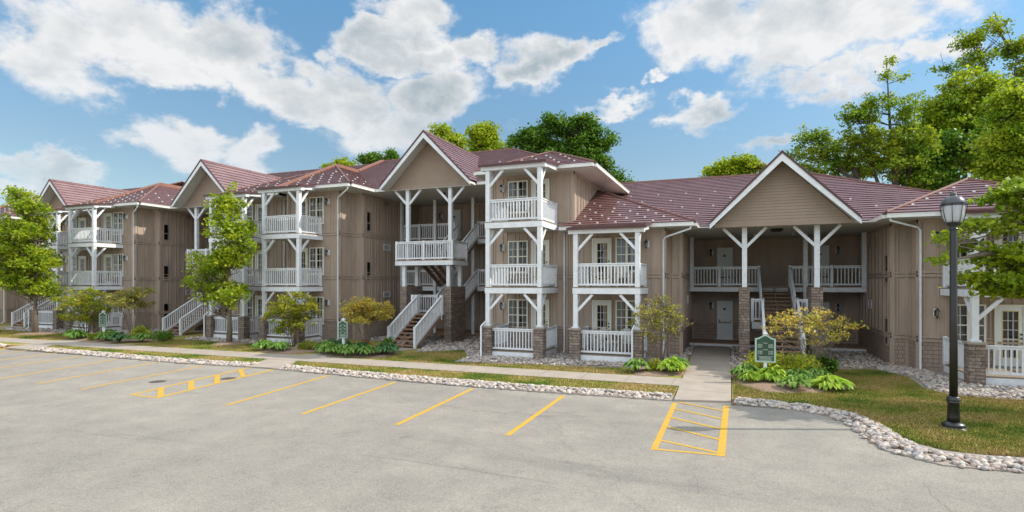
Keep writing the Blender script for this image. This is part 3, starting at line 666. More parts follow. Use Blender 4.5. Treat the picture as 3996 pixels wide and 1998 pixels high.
def hall3(root, cx, oy, sl, sr):
    """open stair hall of a three-storey house: landings, flights, piers, posts"""
    td, tb = 31.0+oy, 33.2+oy
    Z = [.28, 3.15, 6.05]
    # gallery decks
    for k, z in enumerate(Z):
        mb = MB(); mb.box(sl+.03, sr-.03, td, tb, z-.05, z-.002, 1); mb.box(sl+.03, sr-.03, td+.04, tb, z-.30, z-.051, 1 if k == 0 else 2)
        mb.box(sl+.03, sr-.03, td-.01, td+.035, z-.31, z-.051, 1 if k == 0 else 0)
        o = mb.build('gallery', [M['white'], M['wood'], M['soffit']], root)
        if k:
            a = cx-2.05 if k == 1 else cx-.6
            railing(o, (sl+.12, td+.05, z), (cx-3.1, td+.05, z), 1.02, posts=(True, True))
            railing(o, (cx-3.0, td+.05, z), (a, td+.05, z), 1.02, posts=(False, True))
            railing(o, (cx+1.05, td+.05, z), (sr-.10, td+.05, z), 1.02, posts=(True, False))
    for s in (sl+.14, cx-1.9, cx+.75): rpost(root, s, td-.08, .2, 8.58)
    # back wall doors
    F = Fr((0, tb), (0, -1))
    for z in Z:
        entry_door(root, F, cx-2.15, cx-1.25, z+.03, z+2.12); wall_lamp(root, F, cx-2.7, z+1.75)
        entry_door(root, F, cx+2.2, cx+3.1, z+.03, z+2.12)
    # stone pier walls carrying the half landing
    for s0 in (cx-2.0, cx+.82):
        mb = MB(); mb.box(s0, s0+.42, 27.1+oy, 28.85+oy, -.1, 3.13); mb.build('stone_pier', M['stonewall'], root)
        for t in (27.25+oy, 28.6+oy): rpost(root, s0+.21, t, 3.13, 4.30, .10)
    # upper half landing
    L0, L1, T0, T1, z = cx-2.25, cx+1.4, 27.0+oy, 28.85+oy, 4.60
    mb = MB(); mb.box(L0, L1, T0, T1, z-.05, z-.002, 1); mb.box(L0+.05, L1-.05, T0+.05, T1-.02, z-.27, z-.051, 1)
    mb.box(L0, L1, T0-.02, T0+.03, z-.29, z-.051); mb.box(L1-.03, L1+.02, T0+.0305, T1, z-.29, z-.051); mb.box(L0-.02, L0+.03, T0+.0305, T1, z-.29, z-.051)
    o = mb.build('landing', [M['white'], M['wood']], root)
    railing(o, (L0+.06, T0+.06, z), ((L0+L1)/2, T0+.06, z), 1.05, posts=(True, True)); railing(o, ((L0+L1)/2+.05, T0+.06, z), (L1-.06, T0+.06, z), 1.05, posts=(False, True))
    railing(o, (L1-.06, T0+.12, z), (L1-.06, T1-.05, z), 1.05, posts=(False, True)); railing(o, (L0+.06, T0+.12, z), (L0+.06, T1-.05, z), 1.05, posts=(False, True))
    # lower half landing
    z1 = 1.60; K0, K1, U0, U1 = cx-1.5, cx+.78, 26.95+oy, 28.3+oy
    mb = MB(); mb.box(K0, K1, U0, U1, z1-.05, z1-.002, 1); mb.box(K0+.04, K1-.04, U0+.04, U1-.03, z1-.26, z1-.051, 1); mb.box(cx+.72, K1, U0-.02, U0+.03, z1-.28, z1-.051)
    o = mb.build('landing', [M['white'], M['wood']], root)
    railing(o, (cx-1.45, U1-.05, z1), (cx-.25, U1-.05, z1), 1.05, posts=(True, True)); railing(o, (cx+.70, U0+.04, z1), (K1-.02, U0+.04, z1), 1.05, posts=(True, True))
    railing(o, (cx-1.12, U0+.04, z1), (cx-.85, U0+.04, z1), 1.05, posts=(True, True))
    rpost(root, cx+.3, 28.4+oy, .2, 1.35, .09)
    stair(root, cx-.80, cx+.70, 24.25+oy, 0, U0, z1, ext=(True, True))
    stair(root, cx-.25, cx+.98, U1, z1, td, Z[1])
    stair(root, cx-1.60, cx-.55, td, Z[1], T1, 4.60)
    stair(root, cx-.25, cx+1.02, T1, 4.60, td, Z[2])
    # gable posts standing on the landing
    for s in (cx-1.52, cx+1.17): ypost(root, s, 27.2+oy, 4.6, 8.58)
    c = MB(); c.lathe(cx-.1, 28.6+oy, [(.16, 8.56), (.18, 8.50), (.12, 8.44)], 16); c.build('ceiling_light', M['black'], root)
    p = MB(); p.box(cx-.85, cx+.75, 23.2+oy, 24.3+oy, -.02, .06); p.build('concrete_pad', M['conc'], root)

def side_openings(root, o, sgn, z2=True):
    """narrow louvred windows and vents on the side wall of a stair hall; o = wall frame, measured from the front corner"""
def house3(label, ox, oy, LB, RB, sil, sir, sPl, sPr, free_right, c1, c2, cr, teL, teR, group):
    """three-storey house; LB / RB = (s0, s1, tf, tw) of the balcony bays"""
    cx = -15.6 + ox; ze = 8.76; tm = 27.2 + oy; rid = 35.3 + oy; zr = ze + PITCH*8.1; back = rid + 8
    root = empty('apartment_building', (cx, 30+oy, 0), label=label, cat='apartment building', group=group)
    twl = LB[3]; twr = RB[3]; j = 1.25
    left = [(sPl, twl), (c1, twl), (c1, twl+j), (c2, twl+j), (c2, back-1), (sPl, back-1)]
    right = [(cr, twr), (sPr-(1.1 if free_right else 0), twr), (sPr-(1.1 if free_right else 0), back-1), (cr, back-1)]
    mid = [(c2-.05, 33.2+oy), (cr+.05, 33.2+oy), (cr+.05, back-1.3), (c2-.05, back-1.3)]
    sw = sPr-(1.1 if free_right else 0)
    Ff = lambda s, t: Fr((s, t), (0, -1))
    side = Fr((c2, twl+j), (1, 0)); Ls = 33.2+oy-twl-j
    faces_l = [(Ff(sPl, twl), c1-sPl), (Fr((c1, twl), (1, 0)), j), (Ff(c1, twl+j), c2-c1), (side, Ls)]
    faces_r = [(Ff(cr, twr), sw-cr), (Fr((cr, 33.2+oy), (-1, 0)), 33.2+oy-twr)]
    belts = (1.25, 3.66, 6.14)
    wl = wall_mesh(root, [left], ze-.16, faces_l, belts)
    wr = wall_mesh(root, [right], ze-.16, faces_r, belts)
    wm = wall_mesh(root, [mid], ze-.16, [(Ff(c2, 33.2+oy), cr-c2)], (), step=.5)
    for fr, L in faces_l[:4]: shingles(wl, fr, L, .02, 1.14)
    shingles(wr, faces_r[0][0], faces_r[0][1], .02, 1.14)
    if free_right:
        sf = Fr((sw, twr), (1, 0)); mb = MB(); clad(mb, sf, back-1-twr, 5.6, ze-.16, (), step=.36, lo=5.6); mb.build('batten', M['tan'], wr)
    # roofs
    h = sil - sPl
    z_ = lambda t, te: ze + PITCH*(t-te)
    LR = [(sPl, teL, ze), (sil, teL, ze), (sPl, teL+h, ze+PITCH*h)]
    LS = [(sil, teL, ze), (sPl, teL+h, ze+PITCH*h), (sPl, tm+h, ze+PITCH*h), (sil, tm, ze)]
    o = roof_obj(root, [LR, LS], caps=[((sil, teL, ze+.03), (sPl+.05, teL+h, ze+PITCH*h+.03))])
    if free_right:
        w2 = (sPr - sir)/2; sm = sir + w2; zt = ze+PITCH*w2
        RF = [(sir, teR, ze), (sPr, teR, ze), (sm, teR+w2, zt)]
        RI = [(sir, teR, ze), (sm, teR+w2, zt), (sm, tm+w2, zt), (sir, tm, ze)]
        RO = [(sPr, teR, ze), (sm, teR+w2, zt), (sm, tm+w2, zt), (sPr, tm, ze)]
        o2 = roof_obj(root, [RF, RI, RO], caps=[((sir, teR, ze+.03), (sm, teR+w2, zt+.03)), ((sPr, teR, ze+.03), (sm, teR+w2, zt+.03)), ((sm, teR+w2, zt+.02), (sm, tm+w2, zt+.02))])
        main = [(sPl, tm, ze), (sPr, tm, ze), (sPr-8.1, rid, zr), (sPl, rid, zr)]
        hip = [(sPr, tm, ze), (sPr-8.1, rid, zr), (sPr, rid+8.1, ze)]
        backp = [(sPl, rid, zr), (sPr-8.1, rid, zr), (sPr, rid+8.1, ze), (sPl, rid+8.1, ze)]
        om = roof_obj(root, [main, hip, backp], caps=[((sPr, tm, ze+.03), (sPr-8.1, rid, zr+.03)), ((sPl, rid, zr+.02), (sPr-8.1, rid, zr+.02))])
    else:
        h2 = sPr - sir
        RF = [(sir, teR, ze), (sPr, teR, ze), (sPr, teR+h2, ze+PITCH*h2)]
        RI = [(sir, teR, ze), (sPr, teR+h2, ze+PITCH*h2), (sPr, tm+h2, ze+PITCH*h2), (sir, tm, ze)]
        o2 = roof_obj(root, [RF, RI], caps=[((sir, teR, ze+.03), (sPr, teR+h2, ze+PITCH*h2+.03))])
        main = [(sPl, tm, ze), (sPr, tm, ze), (sPr, rid, zr), (sPl, rid, zr)]
        backp = [(sPl, rid, zr), (sPr, rid, zr), (sPr, rid+8.1, ze), (sPl, rid+8.1, ze)]
        om = roof_obj(root, [main, backp], caps=[((sPl, rid, zr+.02), (sPr, rid, zr+.02))])
    # rust-brown flashing where this roof steps up above its left neighbour
    vb = MB(); pts = [(sPl, teL, ze), (sPl, teL+h, ze+PITCH*h), (sPl, tm+h, ze+PITCH*h), (sPl, rid, zr)]
    for a, b in zip(pts, pts[1:]): vb.beam((a[0]+.08, a[1], a[2]-.06), (b[0]+.08, b[1], b[2]-.06), .34, .36)
    vb.build('verge_flashing', M['rust'], root)
    # snow guards, at most a hundred
    gp = []
    nf = Vector((0, -PITCH, 1)).normalized(); ni = Vector((PITCH, 0, 1)).normalized()
    for (a0, a1, te, hh, lf) in ((sPl, sil, teL, h, True), (sir, sPr, teR, (sPr-sir)/2 if free_right else sPr-sir, False)):
        for r_ in range(5):
            t = te + .35 + r_*.55; k = 0; x = a0+.4 + (.35 if r_ % 2 else 0)
            while x < a1-.3:
                d = t-te
                ok = (x < a1-d-.1) if lf else ((x > a0+d+.1) and (not free_right or x < a1-d-.1))
                if ok: gp.append(((x, t, ze+PITCH*d+.03), nf, 0))
                x += .75
    for r_ in range(3):
        for k in range(3):
            d = .6+r_*.9; gp.append(((sil-d, tm-1.2+k*1.0+r_*.4, ze+PITCH*d+.03), ni, 0))
    for r_ in range(4):
        t = tm+.9+r_*1.1; x = sil-1+(.6 if r_ % 2 else 0)
        while x < sir+1:
            if abs(x-cx) > 2.9-(t-tm)*PITCH: gp.append(((x, t, ze+PITCH*(t-tm)+.03), nf, 0))
            x += 1.3
    guards(om, gp[:100])
    tg = 26.3+oy
    gable(root, cx, tg, 27.1+oy, ze-.00, 11.5, 2.72, tm)
    # soffits
    sf = MB(); zs = ze-.20
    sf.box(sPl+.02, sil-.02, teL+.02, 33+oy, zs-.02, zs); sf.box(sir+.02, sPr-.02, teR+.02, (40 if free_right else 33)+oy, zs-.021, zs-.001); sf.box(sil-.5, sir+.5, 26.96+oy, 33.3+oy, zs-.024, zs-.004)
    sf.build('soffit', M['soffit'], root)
    eave_trim(root, (sPl, teL), (sil, teL), ze); eave_trim(root, (sil, teL+.08), (sil, tm), ze); eave_trim(root, (sil+.1, tm), (cx-2.8, tm), ze)
    eave_trim(root, (sir, teR), (sPr, teR), ze); eave_trim(root, (sir, tm), (sir, teR+.08), ze); eave_trim(root, (cx+2.8, tm), (sir-.1, tm), ze)
    if free_right: eave_trim(root, (sPr, teR+.08), (sPr, rid+7), ze)
    # openings on the side wall of the hall
    slot_window(root, side, .25, .72, 6.35, 7.55); slot_window(root, side, .25, .72, 3.45, 4.6)
    vent(root, side, 1.95, 2.75, 8.05, 8.42, False); vent(root, side, 2.0, 2.7, 5.35, 5.72); vent(root, side, 2.0, 2.7, 2.45, 2.80)
    if ox < -10: slot_window(root, side, .25, .72, .75, 1.9)
    # main downspout with its swan neck
    tx, ty = c1-.07, twl-.06
    downspout(root, [(sil-.12, teL-.02, ze-.19), (sil-.12, teL+.0, ze-.32), (tx+.12, ty-.10, ze-.62), (tx, ty, ze-.74), (tx, ty, .25), (tx, ty-.02, .12), (tx+.05, ty-.22, .02)])
    flo = [.32, 3.15, 6.05]
    bay(root, LB[0], LB[1], LB[2], LB[3], flo, 8.36, ze, teL, (LB[0]+1.62, LB[0]+2.64), (LB[0]+.62, LB[0]+1.50), LB[0]+2.95,
        downsp=[[(LB[1]-.02, LB[2]-.22, 1.5), (LB[1]-.12, LB[2]-.34, 1.38), (LB[1]-.14, LB[2]-.34, .12), (LB[1]-.16, LB[2]-.50, .03)]] if ox == 0 else [[(LB[1]-.16, LB[2]-.22, 1.5), (LB[1]-.26, LB[2]-.34, 1.38), (LB[1]-.26, LB[2]-.34, .12), (LB[1]-.28, LB[2]-.50, .03)]])
    bay(root, RB[0], RB[1], RB[2], RB[3], flo, 8.36, ze, teR, (RB[0]+.0, RB[0]+1.04), (RB[0]+1.22, RB[0]+2.12), RB[0]-.28,
        downsp=[[(RB[0]-.06, RB[2]-.16, 1.6), (RB[0]-.20, RB[2]-.34, 1.40), (RB[0]-.20, RB[2]-.34, .12), (RB[0]-.14, RB[2]-.52, .03)]])
    hall3(root, cx, oy, c2, cr)
    if not free_right: downspout(root, [(RB[1]+.95, RB[3]-.06, 8.5), (RB[1]+.95, RB[3]-.06, .1)])
    return root

G3 = 'three-storey houses of the row'
house3('three-storey tan building with red-brown roof at the far left, mostly behind the leftmost maple', -34.8, 1.4,
       (-59.6, -57.0, 25.3, 27.4), (-47.5, -44.9, 25.2, 27.4), -54.5, -48.9, -60.5, -42.4, False, -55.7, -55.0, -48.2, 26.6, 26.5, G3)
house3('three-storey tan building with steep gable, between the two slender maples', -17.4, .7,
       (-42.2, -39.75, 24.45, 26.3), (-29.2, -26.6, 24.6, 26.8), -37.05, -31.0, -42.3, -25.2, False, -38.45, -37.75, -30.3, 25.6, 25.8, G3)
root1 = house3('three-storey tan building in the middle with open zigzag staircase under its gable', 0, 0,
       (-24.45, -22.0, 24.0, 25.8), (-10.3, -7.85, 23.0, 25.4), -19.4, -11.8, -24.5, -5.9, True, -20.75, -20.08, -11.2, 24.95, 24.75, G3)

# ---- two-storey house on the right
def house2():
    ze = 5.93; tm = 27.2; rid = 35.3; zr = ze+PITCH*8.1; cx = 1.8; back = 43
    root = empty('apartment_building', (cx, 30, 0), label='two-storey tan building on the right with wide central gable and straight wooden stair', cat='apartment building', group='houses of the row')
    sil, sir, so_ = -1.62, 5.25, 11.5; sw_ = 12.4; te = 24.8; sw = -7.0
    Ff = lambda s, t: Fr((s, t), (0, -1))
    left = [(-7.36, 25.33), (-2.85, 25.33), (-2.85, 26.5), (-2.25, 26.5), (-2.25, 42), (-6.98, 42), (-6.98, 25.6), (-7.36, 25.6)]
    right = [(6.4, 25.3), (10.4, 25.3), (10.4, 42), (5.82, 42), (5.82, 26.5), (6.4, 26.5)]
    mid = [(-2.3, 33), (5.87, 33), (5.87, 41), (-2.3, 41)]
    sideL = Fr((-2.25, 26.5), (1, 0)); sideR = Fr((5.82, 33), (-1, 0))
    fl = [(Ff(-7.36, 25.33), 4.51), (Fr((-2.85, 25.33), (1, 0)), 1.17), (Ff(-2.85, 26.5), .6), (sideL, 6.5)]
    frr = [(Ff(6.4, 25.3), 4.0), (Fr((6.4, 26.5), (-1, 0)), 1.2), (Ff(5.82, 26.5), .58), (sideR, 6.5)]
    belts = (1.22, 3.66)
    wl = wall_mesh(root, [left], ze-.16, fl, belts); wr = wall_mesh(root, [right], ze-.16, frr, belts, step=.43)
    wm = wall_mesh(root, [mid], ze-.16, [(Ff(-2.25, 33), 8.07)], (1.22, 3.70), step=.42)
    for fr, L in fl[:4]: shingles(wl, fr, L, .02, 1.11)
    for fr, L in frr: shingles(wr, fr, L, .02, 1.11)
    shingles(wm, Ff(-2.25, 33), 8.07, .3, 1.11)
    h = sil-sw
    w2 = (sw_-sir)/2; sm = sir+w2; zt = ze+PITCH*w2; e2 = 24.6
    LR = [(sw, te, ze), (sil, te, ze), (sw, te+h, ze+PITCH*h)]; LS = [(sil, te, ze), (sw, te+h, ze+PITCH*h), (sw, tm+h, ze+PITCH*h), (sil, tm, ze)]
    LX = [(-7.52, te, ze), (sw, te, ze), (sw, te+.56, ze+PITCH*.56), (-7.52, te+.56, ze+PITCH*.56)]
    roof_obj(root, [LR, LS, LX], caps=[((sil, te, ze+.03), (sw, te+h, ze+PITCH*h+.03))])
    RF = [(sir, e2, ze), (sw_, e2, ze), (sm, e2+w2, zt)]; RI = [(sir, e2, ze), (sm, e2+w2, zt), (sm, tm+w2, zt), (sir, tm, ze)]; RO = [(sw_, e2, ze), (sm, e2+w2, zt), (sm, tm+w2, zt), (sw_, tm, ze)]
    roof_obj(root, [RF, RI, RO], caps=[((sir, e2, ze+.03), (sm, e2+w2, zt+.03)), ((sw_, e2, ze+.03), (sm, e2+w2, zt+.03)), ((sm, e2+w2, zt+.02), (sm, tm+w2, zt+.02))])
    main = [(sw, tm, ze), (so_, tm, ze), (so_-8.1, rid, zr), (sw, rid, zr)]; hip = [(so_, tm, ze), (so_-8.1, rid, zr), (so_, rid+8.1, ze)]; bk = [(sw, rid, zr), (so_-8.1, rid, zr), (so_, rid+8.1, ze), (sw, rid+8.1, ze)]
    om = roof_obj(root, [main, hip, bk], caps=[((so_, tm, ze+.03), (so_-8.1, rid, zr+.03)), ((sw, rid, zr+.02), (so_-8.1, rid, zr+.02))])
    nf = Vector((0, -PITCH, 1)).normalized(); gp = []
    for r_ in range(5):
        t = tm+.5+r_*1.15; x = sil-3.9+(.8 if r_ % 2 else 0)
        while x < so_-2.5-(t-tm):
            if abs(x-cx) > 2.9-(t-tm)*PITCH and (x > sil-(t-tm)+.3 or t > te+h): gp.append(((x, t, ze+PITCH*(t-tm)+.03), nf, 0))
            x += 1.5
    for r_ in range(7):
        t = te+.15+r_*.48; x = -6.6+(.4 if r_ % 2 else 0)
        while x < sil-(t-te)-.2: gp.append(((x, t, ze+PITCH*(t-te)+.03), nf, 0)); x += .82 if r_ < 4 else 1.2
    for r_ in range(4):
        t = e2+.7+r_*.6; x = sir+(t-e2)+.3
        while x < sw_-(t-e2)-.2: gp.append(((x, t, ze+PITCH*(t-e2)+.03), nf, 0)); x += 1.05
    guards(om, gp[:100])
    gable(root, cx-.04, 24.95, 25.60, 5.90, 8.58, 2.68, tm)
    sf = MB(); zs = ze-.20
    sf.box(-7.5, sil-.02, te+.02, 33, zs-.02, zs); sf.box(sir+.02, sw_-.02, e2+.02, 33, zs-.021, zs-.001); sf.box(sil-.5, sir+.5, 25.62, 33.1, zs-.024, zs-.004)
    sf.build('soffit', M['soffit'], root)
    eave_trim(root, (-7.52, te), (sil, te), ze); eave_trim(root, (sil, te+.08), (sil, tm), ze); eave_trim(root, (sil+.1, tm), (cx-2.85, tm), ze)
    eave_trim(root, (sir, e2), (sw_, e2), ze); eave_trim(root, (sir, tm), (sir, e2+.08), ze); eave_trim(root, (cx+2.85, tm), (sir-.1, tm), ze)
    flo = [.32, 3.15]
    bay(root, -6.3, -3.7, 23.2, 25.33, flo, 5.42, ze, te, (-5.02, -4.02), (-6.10, -5.20), -3.62,
        downsp=[[(-3.78, 22.98, 1.6), (-3.86, 22.84, 1.40), (-3.86, 22.84, .12), (-3.84, 22.70, .03)]])
    bay(root, 7.22, 9.85, 22.45, 25.3, flo, 5.42, ze, e2, (7.42, 8.46), (8.70, 9.60), 6.98)
    downspout(root, [(sil-.12, te-.02, ze-.19), (sil-.12, te, ze-.30), (-2.80, 25.20, ze-.60), (-2.92, 25.27, ze-.72), (-2.92, 25.27, .25), (-2.92, 25.25, .12), (-2.86, 25.05, .02)])
    downspout(root, [(sir+.12, e2-.02, ze-.19), (sir+.12, e2, ze-.28), (6.36, 25.16, ze-.52), (6.47, 25.22, ze-.64), (6.47, 25.22, .25), (6.47, 25.2, .12), (6.38, 25.0, .02)])
    downspout(root, [(-7.42, 25.26, ze-.18), (-7.42, 25.26, .2), (-7.42, 25.06, .02)])
    # stair hall
    td, tb = 30.9, 33.0; sl, sr = -2.25, 5.82
    for k, z in enumerate((.22, 3.15)):
        mb = MB(); mb.box(sl+.03, sr-.03, td, tb, z-.05, z-.002, 1); mb.box(sl+.03, sr-.03, td+.04, tb, z-.28, z-.051, 1); mb.box(sl+.03, sr-.03, td-.01, td+.035, z-.27, z-.051)
        o = mb.build('gallery', [M['white'], M['wood']], root)
        if k:
            railing(o, (sl+.15, td+.05, z), (-.75, td+.05, z), 1.02, posts=(False, True)); railing(o, (-.65, td+.05, z), (1.10, td+.05, z), 1.02, posts=(False, True))
            railing(o, (2.52, td+.05, z), (4.35, td+.05, z), 1.02, posts=(True, True)); railing(o, (4.45, td+.05, z), (sr-.16, td+.05, z), 1.02)
    for s in (sl+.15, .45, 3.2, sr-.15): rpost(root, s, td-.08, -.05 if s in (.45, 3.2) else 3.1, ze-.2, .095)
    F = Fr((0, tb), (0, -1))
    for z in (.22, 3.15):
        entry_door(root, F, -.92, -.12, z+.03, z+2.12); wall_lamp(root, F, -1.22, z+1.85)
        entry_door(root, F, 3.72, 4.52, z+.03, z+2.12); wall_lamp(root, F, 4.92, z+1.85)
        for s in (-1.15, 4.95): b = MB(); F.box(b, s-.03, s+.03, .02, .04, z+1.0, z+1.07); b.build('doorbell', M['doorw'], root)
    vent(root, F, .15, .45, .5, .82)
    for s0 in (.16, 2.92):
        mb = MB(); mb.box(s0, s0+.42, 25.95, 27.75, -.1, 3.14); mb.build('stone_pier', M['stonewall'], root)
        ypost(root, s0+.22, 25.72+.45, 3.14, ze-.22)
    z1 = 1.62; U0, U1 = 27.2, 28.3
    mb = MB(); mb.box(.70, 2.92, U0, U1, z1-.05, z1-.002, 1); mb.box(.74, 2.88, U0+.04, U1-.02, z1-.26, z1-.051, 1)
    mb.box(.70, 1.12, U0-.03, U0+.03, z1-.34, z1-.051); mb.box(2.50, 2.92, U0-.03, U0+.03, z1-.34, z1-.051)
    o = mb.build('landing', [M['white'], M['wood']], root)
    railing(o, (.72, U0+.0, z1), (1.14, U0, z1), 1.0, posts=(True, True)); railing(o, (2.50, U0, z1), (2.90, U0, z1), 1.0, posts=(True, True))
    stair(root, 1.14, 2.50, 24.7, 0, U0, z1, ext=(True, True)); stair(root, 1.14, 2.50, U1, z1, td, 3.15, ext=(False, True))
    c = MB(); c.lathe(cx-.1, 27.2, [(.26, ze-.22), (.28, ze-.30), (.18, ze-.36)], 20); c.build('ceiling_light', M['black'], root)
    for s in (.9, 2.6): c = MB(); c.lathe(s, 30.0, [(.05, ze-.22), (.05, ze-.27), (.02, ze-.30)], 10); c.build('spot_light', M['gutter'], root)
    vent(root, sideR, 2.6, 3.2, 5.0, 5.38, False); vent(root, sideR, 2.6, 3.2, 2.15, 2.55)
    slot_window(root, sideR, 5.65, 6.2, 3.3, 4.5); slot_window(root, sideR, 5.65, 6.2, .75, 1.9)
    slot_window(root, sideL, .35, .85, 3.3, 4.5); vent(root, sideL, 2.6, 3.2, 5.0, 5.38, False); vent(root, sideL, 2.6, 3.2, 2.3, 2.7)
    b = MB(); Ff(0, 25.3).box(b, 6.9, 7.05, .02, .06, 2.05, 2.30); b.build('electric_box', M['white'], root)
    return root
house2()

# ------------------------------------------------------------------ patio furniture
def patio_chair(name, label, x, y, z, rz, group=None):
    root = empty(name, (x, y, z), label=label, cat='chair', group=group); root.rotation_euler = (0, 0, rz)
    def part(nm, boxes, beams=()):
        mb = MB()
        for b in boxes: mb.box(*b)
        for p, q, a, b in beams: mb.beam(p, q, a, b)
        V = np.array(mb.v); me = bpy.data.meshes.new(nm); me.from_pydata(mb.v, [], mb.f); me.materials.append(M['chair'])
        o = bpy.data.objects.new(nm, me); C.objects.link(o); o.parent = root
    part('seat', [(-.24, .24, -.24+.085*i, -.24+.085*i+.07, .40-.012*i, .42-.012*i) for i in range(6)])
    part('backrest', [], [((-.20+.1*i, .24, .36), (-.20+.1*i, .42, .95+.04*(2-abs(i-2))), .085, .02) for i in range(5)])
    for sx in (-.27, .27):
        part('leg', [], [((sx, -.26, 0), (sx, -.26, .60), .06, .05)]); part('leg', [], [((sx, .34, 0), (sx, .20, .60), .06, .05)])
        part('armrest', [(sx-.06, sx+.06, -.32, .34, .60, .625)])
patio_chair('patio_chair', 'light beige slatted chair at the left end of the two-storey building patio', -5.65, 24.25, .325, R(-35), 'patio chairs')
patio_chair('patio_chair', 'light beige slatted chair at the right of the small table on the ground floor patio', -4.25, 24.35, .325, R(25), 'patio chairs')
patio_chair('balcony_chair', 'light chair on the upper balcony of the two-storey building, right of the glazed door', -4.55, 24.6, 3.155, R(15))
def side_table(x, y, z):
    root = empty('patio_table', (x, y, z), label='small round table between the two patio chairs', cat='table')
    t = MB(); t.lathe(x, y, [(.0, z+.44), (.28, z+.44), (.28, z+.47), (.0, z+.47)], 20); t.build('tabletop', M['chair'], root)
    for k in range(4):
        a = k*math.pi/2+.5; l = MB(); l.beam((x+.22*math.cos(a), y+.22*math.sin(a), z), (x+.15*math.cos(a), y+.15*math.sin(a), z+.44), .035, .035); l.build('leg', M['chair'], root)
side_table(-4.95, 24.1, .325)

# ------------------------------------------------------------------ ground
def sheet(name, pts, z, m, kind='structure', **k):
    mb = MB(); mb.face([(x, y, z) for x, y in pts], 0); o = mb.build(name, m, None); tag(o, kind=kind, **k); return o
sheet('ground', [(-400, -200), (400, -200), (400, 500), (-400, 500)], -.06, M['lawn'])
sheet('parking_lot', [(-140, -60), (90, -60), (90, 16.3), (-.1, 16.3), (-.1, 17.4), (-1.7, 17.4), (-1.7, 16.6), (-140, 16.6)], -.004, M['asph'])
# lawns, a little above the asphalt
def slab(name, pts, z0, z1, m):
    mb = MB(); mb.prism(pts, z0, z1); o = mb.build(name, m); tag(o, kind='structure'); return o
slab('lawn', [(-90, 19.95), (-1.72, 19.95), (-1.82, 26), (-90, 30)], -.08, .03, M['lawn'])
slab('lawn', [(-90, 26), (-1.82, 26), (-1.82, 60), (-90, 60)], -.09, .02, M['soil'])
slab('lawn', [(-15.9, 17.0), (-1.66, 16.9), (-1.66, 18.5), (-17.1, 18.5)], -.08, .035, M['lawn'])
slab('lawn', [(-32.0, 17.2), (-19.4, 16.9), (-18.6, 18.5), (-33.4, 18.6)], -.08, .035, M['lawn'])
slab('lawn', [(-60.0, 17.2), (-36.4, 17.2), (-34.6, 18.6), (-60, 18.6)], -.08, .035, M['lawn'])
slab('lawn', [(-.08, 17.0), (1.2, 16.9), (2.5, 16.55), (3.0, 15.6), (3.2, 14.6), (3.55, 13.7), (4.2, 13.35), (5.5, 13.6), (40, 14.5), (40, 24), (-.08, 24)], -.08, .035, M['lawn'])
slab('gravel_bed', [(-.15, 23.6), (30, 23.6), (30, 60), (-.15, 60)], -.09, .028, M['soil'])
# walks
slab('sidewalk', [(-90, 18.62), (-1.60, 18.50), (-1.66, 19.98), (-90, 20.0)], -.09, .052, M['conc'])
slab('path', [(-1.58, 16.25), (-.10, 16.6), (-.12, 20), (-.24, 30.88), (-1.90, 30.88), (-1.68, 20)], -.09, .056, M['conc'])
slab('path', [(-17.9, 16.6), (-16.3, 16.7), (-17.2, 18.66), (-18.75, 18.66)], -.09, .048, M['conc'])
slab('path', [(-34.4, 16.9), (-32.7, 16.9), (-33.6, 18.66), (-35.4, 18.66)], -.09, .048, M['conc'])
slab('path', [(-18.3, 19.9), (-17.0, 19.9), (-15.0, 24.4), (-16.6, 24.4)], -.09, .050, M['conc'])
slab('path', [(-35.9, 19.9), (-33.9, 19.9), (-32.4, 24.4), (-34.2, 24.4)], -.09, .050, M['conc'])
# control joints in the walks are thin dark strips laid on the concrete
jb = MB()
for i in range(40):
    x = -1.9 - 1.52*i; jb.box(x-.006, x+.006, 18.63, 19.96, .0522, .0530)
for i in range(9): y = 17.8+1.5*i; jb.box(-1.62, -.16, y-.006, y+.006, .0562, .0570)
tag(jb.build('sidewalk_joints', M['iron']), kind='structure')
def crack(pts, wd, seed):
    rg = random.Random(seed); mb = MB(); P = []
    for a, b in zip(pts, pts[1:]):
        n = max(3, int(math.hypot(b[0]-a[0], b[1]-a[1])/.09))
        for i in range(n): u = i/n; P.append((a[0]+(b[0]-a[0])*u+rg.uniform(-.02, .02), a[1]+(b[1]-a[1])*u+rg.uniform(-.02, .02)))
    for k, (a, b) in enumerate(zip(P, P[1:])):
        d = Vector((b[0]-a[0], b[1]-a[1])).normalized(); n = Vector((-d.y, d.x))*wd*rg.uniform(.25, .6)
        mb.face([(a[0]+n.x, a[1]+n.y, -.0026), (a[0]-n.x, a[1]-n.y, -.0026), (b[0]-n.x, b[1]-n.y, -.0026), (b[0]+n.x, b[1]+n.y, -.0026)])
    tag(mb.build('asphalt_crack', M['crack']), kind='structure')
M['crack'] = mat('crack_fill', (.14, .128, .115), .9, (.19, .175, .155), 20)
crack([(-6.75, 8.96), (-5.6, 8.99), (-4.28, 8.93), (-3.29, 8.9), (-2.58, 8.83)], .022, 1); crack([(-3.34, 12.34), (-2.8, 12.30), (-2.03, 12.36)], .016, 2)
crack([(-17.74, 9.61), (-18.09, 10.37), (-19.09, 12.27)], .03, 3); crack([(2.91, 11.18), (2.85, 10.51), (2.95, 9.3), (2.7, 8.2)], .014, 4); crack([(-.7, 10.3), (-.54, 9.57), (-.56, 9.15)], .012, 5)
